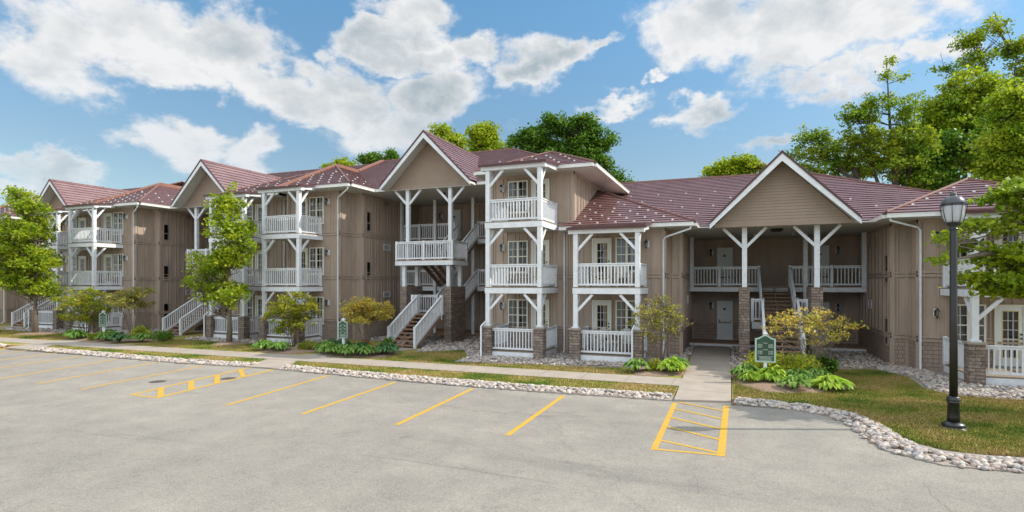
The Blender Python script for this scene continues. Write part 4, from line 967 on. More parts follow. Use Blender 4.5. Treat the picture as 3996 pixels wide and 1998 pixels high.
# painted lines
def stripe(pts, label, cat='parking line', group='yellow stall lines'):
    mb = MB()
    for (p, q, wd) in pts:
        d = Vector((q[0]-p[0], q[1]-p[1])).normalized(); n = Vector((-d.y, d.x))*wd/2; z = .0 + .0006*len(mb.f)
        mb.face([(p[0]+n.x, p[1]+n.y, z), (p[0]-n.x, p[1]-n.y, z), (q[0]-n.x, q[1]-n.y, z), (q[0]+n.x, q[1]+n.y, z)])
    o = mb.build('parking_line', M['yellow']); return tag(o, label, cat, group)
LN = [((-12.8, 11.22), (-13.57, 16.30), 'first yellow stall line right of the narrow hatched aisle'), ((-10.16, 11.19), (-10.56, 16.0), 'second yellow stall line right of the narrow hatched aisle'),
 ((-7.34, 11.15), (-7.65, 15.92), 'third yellow stall line right of the narrow hatched aisle'), ((-4.6, 11.27), (-4.69, 15.88), 'yellow stall line next to the wide hatched aisle, below the two-storey patio'),
 ((-18.95, 11.27), (-19.82, 16.24), 'first yellow stall line left of the narrow hatched aisle'), ((-21.32, 11.33), (-22.48, 16.27), 'second yellow stall line left of the narrow hatched aisle'),
 ((-23.6, 11.3), (-25.08, 16.35), 'third yellow stall line left of the narrow hatched aisle'), ((-26.2, 11.35), (-27.65, 16.54), 'fourth yellow stall line left of the narrow hatched aisle'),
 ((-28.7, 11.5), (-29.95, 16.8), 'fifth yellow stall line left of the narrow hatched aisle'), ((-31.4, 11.6), (-32.5, 16.98), 'sixth yellow stall line left of the narrow hatched aisle, near the left edge')]
for p, q, lb in LN: stripe([(p, q, .13)], lb)
a = [((-1.50, 11.36), (-1.54, 16.06), .13), ((-.25, 11.42), (-.22, 16.2), .15), ((-1.50, 11.42), (-.25, 11.50), .10)]
for y0, y1 in ((12.12, 11.62), (13.33, 12.60), (14.25, 13.55), (15.27, 14.57), (16.2, 15.5)): a.append(((-1.46, y0), (-.28, y1), .10))
stripe(a, 'wide yellow hatched access aisle leading to the concrete walk on the right', 'hatched aisle', 'hatched aisles')
a = [((-16.62, 11.24), (-17.72, 16.6), .15), ((-15.48, 11.2), (-16.44, 16.6), .15), ((-16.62, 11.26), (-15.48, 11.24), .10)]
for y0, y1 in ((12.35, 11.35), (13.61, 12.5), (14.86, 13.6), (16.1, 14.9)): a.append(((-16.62-(y0-11.24)*.205, y0), (-15.48-(y1-11.2)*.178, y1), .17))
stripe(a, 'narrow yellow hatched aisle with broad bars in the middle of the lot', 'hatched aisle', 'hatched aisles')
a = [((-34.4, 11.8), (-35.1, 16.6), .11), ((-33.3, 11.7), (-34.0, 16.9), .11), ((-34.9, 16.0), (-34.0, 16.7), .24)]
stripe(a, 'yellow hatched aisle cut off by the left edge of the picture', 'hatched aisle', 'hatched aisles')
for x, y, lb in ((-16.35, 14.45, 'oval iron drain cover inside the narrow hatched aisle'), (-18.04, 13.1, 'oval iron cover in the stall left of the narrow hatched aisle')):
    mb = MB(); mb.lathe(x, y, [(.26, -.02), (.26, .0), (.22, .002)], 24)
    for k in range(-3, 4): mb.box(x+k*.05-.008, x+k*.05+.008, y-.14, y+.14, .002, .006)
    tag(mb.build('manhole_cover', M['iron']), lb, 'drain cover', 'drain covers')

# ------------------------------------------------------------------ numpy mesh batches
def npmesh(name, V, F_, m, mi=None, smooth=False, parent=None, at=(0, 0, 0)):
    V = np.asarray(V, dtype=np.float32) - np.array(at, dtype=np.float32); F_ = np.asarray(F_, dtype=np.int32)
    me = bpy.data.meshes.new(name); k = F_.shape[1]
    me.vertices.add(len(V)); me.vertices.foreach_set('co', V.ravel()); me.loops.add(F_.size); me.loops.foreach_set('vertex_index', F_.ravel())
    me.polygons.add(len(F_)); me.polygons.foreach_set('loop_start', np.arange(0, F_.size, k, dtype=np.int32)); me.polygons.foreach_set('loop_total', np.full(len(F_), k, dtype=np.int32))
    if smooth: me.polygons.foreach_set('use_smooth', np.ones(len(F_), dtype=bool))
    me.materials.append(m); me.update(calc_edges=True)
    return link(bpy.data.objects.new(name, me), parent, at)
RG = np.random.default_rng(11)
def rots(n, flat=1.0, rg=None):
    """random orthonormal frames; flat<1 keeps the normals near vertical"""
    rg = rg or RG
    nrm = rg.normal(size=(n, 3)); nrm[:, :2] *= flat; nrm[:, 2] = np.abs(nrm[:, 2]) + .15; nrm /= np.linalg.norm(nrm, axis=1)[:, None]
    a = rg.normal(size=(n, 3)); a -= nrm*(a*nrm).sum(1)[:, None]; a /= np.linalg.norm(a, axis=1)[:, None]
    return a, np.cross(nrm, a), nrm
def leaves(P, size, flat, rg, lobed=True):
    """each leaf: a pointed, slightly folded blade of two quads"""
    n = len(P); a, b, c = rots(n, flat, rg); s = size*rg.uniform(.65, 1.3, n)[:, None]
    droop = c*s*.18
    v0 = P - a*s*.5; v3 = P + a*s*.6 - droop
    l1 = P + b*s*.42 - a*s*.02 + droop*.7; r1 = P - b*s*.42 - a*s*.02 + droop*.7
    V = np.stack([v0, l1, v3, r1], 1).reshape(-1, 3); i = np.arange(n)*4
    F_ = np.stack([i, i+1, i+2, i+3], 1); 
    return V, F_
def tree(name, label, cat, base, trunk, blobs, nclump, crad, nleaf, lsize, leafm, barkm='bark', r0=.12, seed=1, group=None, flat=.75, dens_edge=.5, squash=.62, bare=0, attach=.55, limbs=None):
    rg = np.random.default_rng(seed); base = Vector(base)
    root = empty(name, tuple(base), label=label, cat=cat, group=group)
    mb = MB(); T = [Vector(p) for p in trunk]
    stems = [T] + [[Vector(p) for p in l] for l in (limbs or [])]
    for k, st in enumerate(stems):
        rr = r0 if k == 0 else r0*.6; n = len(st)
        mb.tube(st, [rr*(1.35 if i == 0 and k == 0 else 1)*(1-.96*(i/(n-1))**.9) for i in range(n)], 9)
    samp = []
    for k, st in enumerate(stems):
        for i in range(len(st)-1):
            for j in range(6): samp.append(st[i].lerp(st[i+1], j/6))
    S = np.array(samp)
    bl = np.array([[*b[0], *b[1]] for b in blobs]); vol = bl[:, 3]*bl[:, 4]*bl[:, 5]; pr = vol**.8/(vol**.8).sum()
    cen = []
    while len(cen) < nclump:
        k = rg.choice(len(bl), p=pr); d = rg.normal(size=3); d /= np.linalg.norm(d); r = rg.uniform(0, 1)**dens_edge
        cen.append(bl[k, :3] + d*bl[k, 3:]*r)
    cen = np.array(cen); PL = []
    for ci, c in enumerate(cen):
        d = np.linalg.norm(S[:, :2]-c[:2], axis=1); zc = c[2]-attach*d
        cost = np.abs(S[:, 2]-zc) + .35*d + (S[:, 2] > c[2])*2
        q = Vector(S[int(np.argmin(cost))]); cv = Vector(c); mid = q.lerp(cv, .5) + Vector((rg.normal()*.12, rg.normal()*.12, -.06*(cv-q).length + rg.normal()*.08))
        L = (cv-q).length; rb = max(.010, min(r0*.30, .012*L+.006)); mb.tube([q, q.lerp(mid, .55), mid, mid.lerp(cv, .6), cv], [rb, rb*.85, rb*.6, rb*.4, rb*.18], 5, cap=False)
        cr_ = crad*rg.uniform(.6, 1.35); n = int(nleaf*(cr_/crad)**2*rg.uniform(.7, 1.2))
        for j in range(3):
            e = cv + Vector((rg.normal()*cr_*.6, rg.normal()*cr_*.6, rg.normal()*cr_*squash*.6)); mb.tube([mid.lerp(cv, .6), e], [rb*.35, .004], 4, cap=False)
        p = rg.normal(size=(n, 3)); p /= np.linalg.norm(p, axis=1)[:, None]; p *= (rg.uniform(0, 1, n)**.5*(1+.35*np.abs(rg.normal(size=n))))[:, None]*cr_; p[:, 2] *= squash
        p[:, 2] -= .18*(p[:, 0]**2+p[:, 1]**2)/max(cr_, .05)*squash
        PL.append(c + p)
    for k in range(bare):
        q = Vector(S[rg.integers(len(S)//2, len(S))]); d = Vector((rg.normal(), rg.normal(), abs(rg.normal())*1.3+.5)).normalized(); L = rg.uniform(1.6, 3.2)
        b1 = q + d*L*.5 + Vector((rg.normal()*.2, 0, 0)); e = q + d*L + Vector((rg.normal()*.4, rg.normal()*.4, .2)); mb.tube([q, b1, e], [.035, .02, .006], 4, cap=False)
        for j in range(5):
            s = b1.lerp(e, rg.uniform(0, .8)); mb.tube([s, s + Vector((rg.normal()*.5, rg.normal()*.5, rg.uniform(.1, .7)))], [.010, .003], 3, cap=False)
    mb.build('trunk', M[barkm], root, True)
    V, F_ = leaves(np.concatenate(PL), lsize, flat, rg)
    npmesh('crown', V, F_, M[leafm], parent=root, at=tuple(base))
    return root
def shrubby(name, label, cat, x, y, h, rx, stems, nclump, crad, nleaf, lsize, leafm, seed, group=None, low=.45, barkm='bark', lean=0):
    """multi-stemmed small tree"""
    rg = np.random.default_rng(seed); L = []
    for k in range(stems):
        a = 2*math.pi*(k+.3*rg.random())/stems; d = rx*rg.uniform(.35, .8)
        L.append([(x+.06*math.cos(a), y+.06*math.sin(a), 0), (x+d*.35*math.cos(a), y+d*.35*math.sin(a), h*.35), (x+d*.8*math.cos(a)+lean*.4, y+d*.7*math.sin(a), h*.7), (x+d*1.1*math.cos(a)+lean*.7, y+d*math.sin(a), h*.92)])
    bl = [((x+lean*.5, y, h*(low+1)/2), (rx, rx*.85, h*(1-low)/2))]
    return tree(name, label, cat, (x, y, 0), L[0], bl, nclump, crad, nleaf, lsize, leafm, barkm, .035, seed, group, .8, .45, .55, 0, .9, L[1:])

SM = 'slender maples on the front lawn'
tree('maple_tree', 'slender green maple on the lawn in front of the middle staircase and balconies', 'tree', (-25.3, 22.4, 0), [(-25.3, 22.4, 0), (-25.27, 22.4, 1.6), (-25.34, 22.42, 3.4), (-25.22, 22.4, 5.4), (-25.3, 22.4, 7.2), (-25.25, 22.4, 8.8)],
     [((-26.2, 22.2, 3.1), (1.7, 1.3, .85)), ((-25.6, 22.4, 4.6), (1.65, 1.3, 1.1)), ((-25.3, 22.4, 6.2), (1.25, 1.1, 1.1)), ((-25.5, 22.4, 7.6), (.95, .9, .8)), ((-25.2, 22.4, 8.6), (.55, .5, .45)), ((-24.4, 22.3, 5.3), (1.0, .9, 1.3)), ((-24.9, 22.1, 2.8), (1.2, 1.0, .7)), ((-27.2, 22.3, 4.3), (.9, .8, .5))],
     230, .32, 48, .15, 'maple', r0=.13, seed=3, group=SM)
tree('maple_tree', 'leftmost slender green maple, at the left edge in front of the far balconies', 'tree', (-42.1, 22.3, 0), [(-42.1, 22.3, 0), (-42.1, 22.3, 1.8), (-42.2, 22.3, 3.6), (-42.0, 22.3, 5.6), (-42.2, 22.3, 8.6)],
     [((-42.8, 22.0, 3.4), (2.3, 1.7, .8)), ((-42.9, 22.2, 5.0), (2.2, 1.7, 1.1)), ((-42.7, 22.2, 6.7), (1.9, 1.5, 1.0)), ((-42.7, 22.2, 8.3), (1.3, 1.1, .8)), ((-43.4, 22.2, 9.2), (.9, .8, .5)), ((-41.2, 22.1, 4.4), (1.1, 1.0, .7)), ((-41.6, 22.2, 2.9), (1.4, 1.2, .5)), ((-44.2, 22.2, 5.8), (1.7, 1.4, 2.2))],
     360, .38, 52, .17, 'maple', r0=.15, seed=8, group=SM)
# foreground maple standing just outside the right edge
tree('maple_tree', 'green maple reaching in from the right edge beside the lamp post', 'tree', (9.80, 18.92, 0.00), [(9.80, 18.92, 0.00), (9.80, 18.81, 1.36), (9.69, 18.81, 2.96), (9.58, 18.70, 4.78), (9.46, 18.70, 6.38)],
     [((7.64, 18.47, 3.98), (1.37, 1.14, 0.46)), ((7.75, 18.58, 2.96), (1.25, 1.14, 0.34)), ((7.87, 18.47, 5.01), (1.25, 1.14, 0.51)), ((7.18, 18.35, 3.47), (1.48, 1.14, 0.23)), ((7.52, 18.58, 5.81), (1.03, 1.03, 0.46)), ((9.69, 18.81, 5.24), (1.37, 1.25, 1.48)), ((9.35, 18.81, 3.64), (1.25, 1.14, 0.91)),
      ((6.38, 18.24, 3.93), (0.85, 0.80, 0.23)), ((5.93, 18.13, 4.27), (0.63, 0.57, 0.16)), ((5.13, 17.90, 4.50), (0.34, 0.34, 0.09)), ((5.13, 17.90, 3.93), (0.30, 0.34, 0.08)), ((6.27, 18.35, 4.84), (0.68, 0.68, 0.23)), ((6.73, 18.47, 5.47), (0.63, 0.68, 0.28)), ((6.61, 18.35, 3.13), (0.74, 0.68, 0.23)), ((6.04, 18.24, 3.47), (0.46, 0.57, 0.14)), ((8.44, 18.58, 6.38), (1.03, 1.03, 0.46))],
     520, .27, 60, .125, 'maple', r0=.13, seed=21, group=SM, squash=.48, attach=.15, dens_edge=.6,
     limbs=[[(9.69, 18.81, 2.96), (7.98, 18.47, 3.64), (6.16, 18.13, 4.10), (5.07, 17.90, 4.38)], [(9.58, 18.70, 4.10), (7.75, 18.47, 5.24), (6.61, 18.35, 5.69)], [(9.69, 18.81, 2.27), (7.98, 18.47, 2.73), (6.50, 18.24, 3.19)], [(6.16, 18.13, 4.10), (5.59, 18.01, 3.98), (5.02, 17.90, 3.87)]])
# small multi-stemmed trees in the beds
SB = 'small ornamental trees in the planting beds'
shrubby('ornamental_tree', 'small airy tree turning golden in front of the wooden stair of the two-storey building', 'small tree', 2.40, 22.0, 2.40, 1.62, 7, 110, .16, 19, .08, 'golden', 31, SB, .50)
shrubby('ornamental_tree', 'small airy olive-green tree beside the patio of the two-storey building', 'small tree', -2.75, 22.6, 2.85, 1.15, 5, 100, .17, 22, .08, 'olive', 32, SB, .36)
shrubby('ornamental_tree', 'small bright yellow tree beside the lower flight of the middle staircase', 'small tree', -17.0, 23.1, 2.75, 1.45, 6, 110, .20, 38, .10, 'golden', 33, SB, .42)
shrubby('ornamental_tree', 'small yellow-green tree in front of the right-hand balconies of the middle building', 'small tree', -21.3, 22.8, 2.95, 1.45, 5, 110, .21, 36, .11, 'greenyel', 34, SB, .22)
shrubby('ornamental_tree', 'small yellow-green tree right of the leftmost maple trunk', 'small tree', -37.0, 22.3, 3.0, 1.7, 5, 120, .24, 34, .12, 'greenyel', 35, SB, .25)
shrubby('ornamental_tree', 'small thin tree with bare lower stems behind the green sign at the far left', 'small tree', -33.3, 22.6, 3.1, 1.55, 6, 70, .22, 30, .12, 'olive', 36, SB, .55)

# ------------------------------------------------------------------ trees beyond the roofs
BT = 'large trees behind the buildings'
tree('background_tree', 'round green tree top rising behind the middle gable, left of the pair', 'tree', (-28.8, 53.1, 0), [(-28.8, 53.1, 0), (-28.8, 53.1, 8), (-28.8, 53.1, 19)],
     [((-28.8, 53.1, 17.7), (1.9, 1.5, 2.2)), ((-28.9, 53.1, 19.1), (1.4, 1.1, 1.2)), ((-29.8, 52.7, 17.2), (1.4, 1.1, 1.4))], 75, .75, 120, .26, 'maple', 'barkd', .25, 41, BT, dens_edge=.4)
tree('background_tree', 'round green tree top rising behind the middle gable, right of the pair', 'tree', (-25.9, 56.4, 0), [(-25.9, 56.4, 0), (-25.9, 56.4, 8), (-25.9, 56.4, 19.8)],
     [((-25.9, 56.4, 18.5), (1.9, 1.5, 2.2)), ((-25.8, 56.5, 19.8), (1.4, 1.1, 1.2)), ((-24.8, 56.8, 17.9), (1.1, .9, 1.4))], 75, .75, 120, .26, 'maple', 'barkd', .25, 42, BT, dens_edge=.4)
tree('background_tree', 'broad dark green maple behind the balconies of the three-storey middle building', 'tree', (-18.2, 61.6, 0), [(-18.2, 61.6, 0), (-18.2, 61.6, 9), (-18.4, 61.6, 21)],
     [((-22.0, 60.1, 19.3), (2.2, 1.8, 1.6)), ((-19.3, 61.2, 20.7), (2.6, 2.1, 1.9)), ((-16.3, 62.4, 21.0), (2.2, 1.8, 1.6)), ((-14.6, 63.1, 19.3), (1.9, 1.5, 1.8)), ((-16.8, 62.2, 18.0), (3.4, 2.6, 2.2)), ((-20.9, 60.6, 17.6), (2.6, 1.9, 1.8)), ((-14.6, 63.1, 16.9), (1.6, 1.3, 1.8)), ((-12.7, 63.8, 15.2), (1.6, 1.3, 1.0)), ((-11.4, 64.4, 14.4), (1.2, 1, .5))],
     330, .72, 85, .27, 'mapledark', 'barkd', .35, 43, BT, dens_edge=.4, limbs=[[(-18.2, 61.6, 8), (-20, 61, 14), (-21.8, 60.3, 19)], [(-18.2, 61.6, 8), (-16.5, 62.2, 15), (-15.3, 62.7, 20)]])
for i, (c, bl, lb) in enumerate([((-50.9, 63.6), [((-52.3, 63.1, 19.4), (1.5, .9, .7)), ((-50.3, 63.9, 19.8), (2.0, 1.4, .8))], 'far green tree top showing above the red roof, leftmost of three'),
      ((-47.9, 66.9), [((-48.0, 67.0, 20.9), (1.8, 1.2, .9))], 'far green tree top showing above the red roof, middle of three'), ((-44.9, 67.1), [((-44.9, 67.2, 20.9), (1.3, .9, 1.1))], 'far dark tree top beside the middle gable, right of three')]):
    tree('background_tree', lb, 'tree', (*c, 0), [(*c, 0), (*c, 10), (*c, 20)], bl, 34, .6, 80, .28, 'mapledark' if i else 'maple', 'barkd', .22, 50+i, BT)
tree('background_tree', 'bright green bushy tree top left of the wide gable, above the long roof', 'tree', (-.2, 77.4, 0), [(-.2, 77.4, 0), (-.2, 77.4, 9), (-.2, 77.4, 18.5)],
     [((-2.0, 76.9, 17.6), (1.9, 1.3, 1.3)), ((0.1, 77.5, 18.8), (2.0, 1.6, 1.0)), ((1.4, 78.1, 18.2), (1.5, 1.2, 1.3)), ((-.2, 77.4, 17), (2.6, 1.6, 1.2))], 80, .85, 110, .32, 'maple', 'barkd', .25, 60, BT, dens_edge=.4)
tree('background_tree', 'thin half-bare tree just left of the wide gable peak', 'tree', (3.4, 77.5, 0), [(3.4, 77.5, 0), (3.4, 77.5, 9), (3.5, 77.5, 18.5)],
     [((3.4, 77.5, 17.6), (1.3, 1.0, 1.2))], 22, .5, 40, .26, 'olive', 'barkd', .16, 61, BT, bare=6)
tree('background_tree', 'old maple leaning left over the long roof with its limb close to the tiles', 'tree', (12.6, 53.5, 0), [(12.6, 53.5, 0), (12.3, 53.4, 7), (10.8, 53.2, 10.8), (8.6, 53.4, 12.3), (6.8, 53.3, 14.2), (6.2, 53.1, 16.3)],
     [((6.2, 53.1, 15.7), (1.7, 1.3, 1.0)), ((5.0, 52.6, 14.3), (1.1, .9, .9)), ((7.0, 53.4, 14.2), (2.0, 1.5, 1.3)), ((9.0, 54.0, 13.4), (1.9, 1.4, 1.4)), ((6.4, 53.2, 12.7), (2.0, 1.5, .9)), ((4.6, 52.7, 12.8), (1.1, 1, .6))],
     150, .52, 52, .20, 'mapleold', 'barkd', .38, 62, BT, bare=3, attach=.3, limbs=[[(11.2, 53.2, 10.2), (9, 53.2, 11.2), (6, 52.9, 12.2), (4.8, 52.7, 13)], [(9.4, 53.3, 12), (8.9, 53.6, 13.4), (8.6, 53.8, 15)]])
tree('background_tree', 'tall open-crowned old maple with bare upper twigs behind the right roof', 'tree', (12.4, 54.2, 0), [(12.4, 54.2, 0), (12.4, 54.1, 7), (12.0, 53.6, 12), (11.6, 53.2, 16), (11.3, 52.9, 21)],
     [((9.0, 52.2, 16.8), (1.3, 1.0, 1.1)), ((10.4, 52.6, 17.4), (1.3, 1.1, 1.5)), ((11.3, 52.9, 20.5), (.5, .4, 1.1)), ((12.6, 53.3, 17.6), (1.2, 1.2, 1.8)), ((10.4, 52.6, 14.9), (2.3, 1.8, 1.5)), ((13.2, 53.7, 14.5), (2.0, 1.5, 1.9)), ((11.7, 53.1, 13.0), (2.6, 2.0, 1.0)), ((14.0, 54.0, 11.7), (1.5, 1.0, 1.0)), ((12.4, 53.4, 19.4), (.5, .5, .6))],
     235, .50, 60, .20, 'mapleold', 'barkd', .42, 63, BT, bare=12, limbs=[[(12.3, 54, 7), (10.6, 53.2, 12), (9.2, 52.4, 17)], [(12.3, 54, 8), (13.2, 53.8, 13), (13.4, 53.4, 18.6)]])
tree('background_tree', 'dense yellow-green maple at the upper right behind the lamp post', 'tree', (18.4, 60.1, 0), [(18.4, 60.1, 0), (18.4, 60.1, 8), (18.7, 60.1, 14), (19, 60.1, 20)],
     [((19.2, 60.4, 20.0), (2.2, 1.7, 1.9)), ((17.3, 59.6, 18.2), (2.2, 1.6, 1.7)), ((21.1, 61.1, 18.8), (2.9, 2.2, 2.6)), ((15.7, 59.1, 16.2), (2.2, 1.6, 1.6)), ((18.6, 60.1, 16.0), (3.1, 2.3, 2.6)), ((22.2, 61.4, 15.5), (2.9, 2.2, 2.6)), ((16.3, 59.3, 14.4), (2.8, 2.0, 1.3)), ((20.4, 60.9, 14.4), (3.1, 2.3, 1.3)), ((23.8, 62.2, 19.2), (2.2, 2, 2.2))],
     560, .70, 85, .25, 'mapleyell', 'barkd', .42, 64, BT, dens_edge=.4, limbs=[[(18.4, 60.1, 8), (16.8, 59.5, 13), (15.8, 59.1, 17)], [(18.4, 60.1, 8), (20.6, 60.9, 13), (22, 61.4, 18)], [(19.6, 59, 0), (19.4, 59, 8), (19.7, 59.2, 13)]])
tree('background_tree', 'tallest tree at the top right corner with sparse leaves against the clouds', 'tree', (23.2, 66.3, 0), [(23.2, 66.3, 0), (23.2, 66.3, 12), (22.6, 66, 20), (21.6, 65.6, 26)],
     [((20.8, 65.3, 26.4), (1.5, 1.2, .8)), ((22.8, 66.1, 27.4), (1.4, 1.0, 1.2)), ((24.6, 66.8, 25.6), (1.9, 1.4, 1.0)), ((21.4, 65.6, 24.2), (1.4, 1.2, 1.1)), ((26.0, 67.4, 24.2), (2.0, 1.6, 1.6)), ((18.5, 64.4, 23.6), (.9, .8, .6))],
     130, .58, 45, .24, 'mapleold', 'barkd', .40, 65, BT, bare=12, limbs=[[(23.2, 66.3, 14), (24.2, 66.6, 20), (24.8, 66.8, 26)], [(22.9, 66.1, 18), (20.5, 65.2, 21), (18.7, 64.4, 24)]])
tree('background_tree', 'dark green maple crowded against the right edge behind the foreground branches', 'tree', (19.9, 52.0, 0), [(19.9, 52, 0), (19.9, 52, 7), (19.5, 51.9, 14)],
     [((18.7, 51.6, 14.3), (1.8, 1.4, 1.6)), ((19.9, 52.0, 12.0), (2.2, 1.7, 1.8)), ((17.9, 51.3, 12.0), (1.4, 1.0, 1.1)), ((20.8, 52.4, 16.0), (1.7, 1.4, 1.7)), ((18.9, 51.7, 16.8), (1.4, 1.1, 1.1))], 130, .8, 110, .24, 'mapleyell', 'barkd', .30, 66, BT, dens_edge=.45)
for i, (x, y, h, lean) in enumerate([(14.6, 56.0, 13.5, -.8), (16.2, 56.6, 14.5, .9), (13.4, 55.4, 12.0, .5), (21.6, 58.5, 15, .4)]):
    tree('background_tree', ['leaning bare-stemmed tree between the dark trunks above the right roof', 'forked grey trunk right of the leaning one above the right roof', 'slim dark trunk behind the open-crowned maple', 'grey trunk near the right edge below the dense maple'][i], 'tree',
         (x, y, 0), [(x, y, 0), (x+lean*.4, y, 7), (x+lean, y, h*.8), (x+lean*1.6, y, h)], [((x+lean, y, h), (2.0, 1.5, 1.6)), ((x-lean, y, h-2), (1.6, 1.4, 1.1))], 46, .8, 90, .25, 'mapledark', 'barkd', .24, 70+i, BT)
for i, (x, y, w_, z) in enumerate([(12.1, 75.9, 4.4, 13.4), (21.1, 79.4, 5.2, 13.6), (29, 82.5, 4.6, 13.8)]):
    tree('background_tree', ['bright green low tree top just above the right end of the long roof', 'bright green low tree top seen between the trunks above the right roof', 'bright green low tree top at the right edge below the dense maple'][i], 'tree', (x, y, 0), [(x, y, 0), (x, y, 6), (x, y, z)], [((x, y, z-.6), (w_, 3, 1.6))], 70, 1.0, 90, .34, 'mapleyell', 'barkd', .25, 80+i, BT)

# ------------------------------------------------------------------ river stones
ICO = []
for k in range(12):
    bm = bmesh.new(); bmesh.ops.create_icosphere(bm, subdivisions=2, radius=.5)
    V = np.array([v.co[:] for v in bm.verts]); F_ = np.array([[v.index for v in f.verts] for f in bm.faces]); bm.free()
    dirs = RG.normal(size=(5, 3)); dirs /= np.linalg.norm(dirs, axis=1)[:, None]
    for d in dirs: V = V - np.clip(V @ d - .36, 0, None)[:, None]*d*.85       # a few flattened sides
    V *= np.array([1.0, RG.uniform(.68, .92), RG.uniform(.45, .68)]); ICO.append((V, F_))
SM_ = []
for k, c in enumerate([(.50, .43, .37), (.40, .33, .285), (.56, .50, .44), (.36, .34, .325), (.46, .36, .30)]):
    SM_.append(mat('river_stone_%s' % ['buff', 'brown', 'pale', 'grey', 'pink'][k], c, .8, tuple(v*.8 for v in c), 16, .25, 30))
def near_dist(x, y): return math.hypot(x, y)
STONES = []
def band(path, w0, w1, n, size, z=.06, pile=.07, seed=1):
    rg = np.random.default_rng(seed); P = np.array(path); seg = np.linalg.norm(np.diff(P, axis=0), axis=1); cum = np.concatenate([[0], np.cumsum(seg)]); tot = cum[-1]
    for i in range(n):
        u = rg.uniform(0, tot); k = min(len(seg)-1, int(np.searchsorted(cum, u)-1)); k = max(k, 0); f = (u-cum[k])/seg[k]
        p = P[k]*(1-f) + P[k+1]*f; d = (P[k+1]-P[k])/seg[k]; nr = np.array([-d[1], d[0]]); q = rg.uniform(-1, 1)
        off = w0 + (w1-w0)*(q+1)/2; p = p + nr*off; s = size*rg.uniform(.55, 1.35)
        STONES.append((p[0], p[1], z + pile*(1-abs(q))*rg.uniform(.3, 1) - .0, s))
def patch(poly, n, size, z=.05, seed=1):
    rg = np.random.default_rng(seed); P = np.array(poly); lo, hi = P.min(0), P.max(0); c = 0
    while c < n:
        x, y = rg.uniform(lo, hi); ins = False; j = len(P)-1
        for i in range(len(P)):
            if (P[i][1] > y) != (P[j][1] > y) and x < (P[j][0]-P[i][0])*(y-P[i][1])/(P[j][1]-P[i][1]) + P[i][0]: ins = not ins
            j = i
        if ins: STONES.append((x, y, z+rg.uniform(0, .04), size*rg.uniform(.55, 1.35))); c += 1
band([(-16.35, 16.75), (-14, 16.55), (-10.5, 16.3), (-6, 16.2), (-1.72, 16.38)], -.12, .68, 1450, .145, .03, .09, 1)
band([(-32.4, 17.0), (-29, 16.85), (-25, 16.65), (-21, 16.5), (-17.9, 16.8)], -.12, .62, 1100, .155, .03, .09, 2)
band([(-50, 17.1), (-36.4, 17.1), (-35.2, 17.3)], -.2, .5, 330, .19, .03, .08, 3)
band([(.02, 16.95), (1.1, 16.75), (2.0, 16.5), (2.62, 15.9), (2.85, 15.0), (2.95, 14.0), (3.15, 13.15), (3.7, 12.7), (4.6, 12.75), (6.0, 13.0), (9, 13.4)], -.42, .34, 1350, .135, .02, .09, 4)
patch([(-10.7, 20.75), (-10.9, 22.4), (-11.2, 25.3), (-7.3, 25.3), (-7.3, 25.2), (-6.4, 23), (-3.4, 23), (-3.4, 21.9), (-7.4, 21.3)], 1150, .15, .05, 5)
patch([(-14.2, 23.0), (-12.3, 24.6), (-11.1, 22.6), (-11.1, 31), (-20, 31), (-20, 27.4), (-14.6, 25.0)], 1100, .17, .04, 6)
patch([(-2.9, 22.6), (-1.84, 21.6), (-1.98, 30.7), (-2.2, 30.7), (-2.2, 26.5), (-2.8, 26), (-2.8, 23.5)], 330, .15, .05, 7)
patch([(-.16, 22.2), (.6, 22.4), (.9, 24.6), (3.4, 24.4), (4.9, 25.0), (5.75, 24.0), (6.3, 24.9), (5.75, 26.6), (5.75, 30.8), (-.16, 30.8)], 1500, .13, .05, 8)
patch([(5.0, 24.9), (5.75, 23.2), (5.6, 21.0), (6.0, 20.0), (7.2, 19.9), (11, 20.3), (11, 22.2), (7.0, 22.2), (6.6, 25.2), (5.9, 26.2)], 1150, .14, .05, 9)
patch([(-30, 23.2), (-24.6, 22.9), (-21.5, 22.6), (-20.2, 23.6), (-20.5, 25.7), (-30, 26.5)], 620, .17, .04, 10)
patch([(-49, 23.5), (-44, 23.2), (-37.7, 23.6), (-34, 25.5), (-38, 29), (-49, 26)], 480, .2, .04, 11)
order = sorted(range(len(STONES)), key=lambda i: -STONES[i][3]/near_dist(STONES[i][0], STONES[i][1]))
vis = []
for i in order:
    x, y, z, s = STONES[i]; Y = -(-.370)*0 + x*-.3697 + y*.9291; X = x*.9291 + y*.3697
    if Y > 5 and abs(X/Y) < .90 and y < 18 and len(vis) < 300: vis.append(i)
visS = set(vis)
SMESH = []
for k, (V, F_) in enumerate(ICO):
    o = bpy.data.meshes.new('river_stone'); o.from_pydata(V.tolist(), [], F_.tolist()); o.polygons.foreach_set('use_smooth', [True]*len(F_)); o.materials.append(SM_[k % 5]); SMESH.append(o)
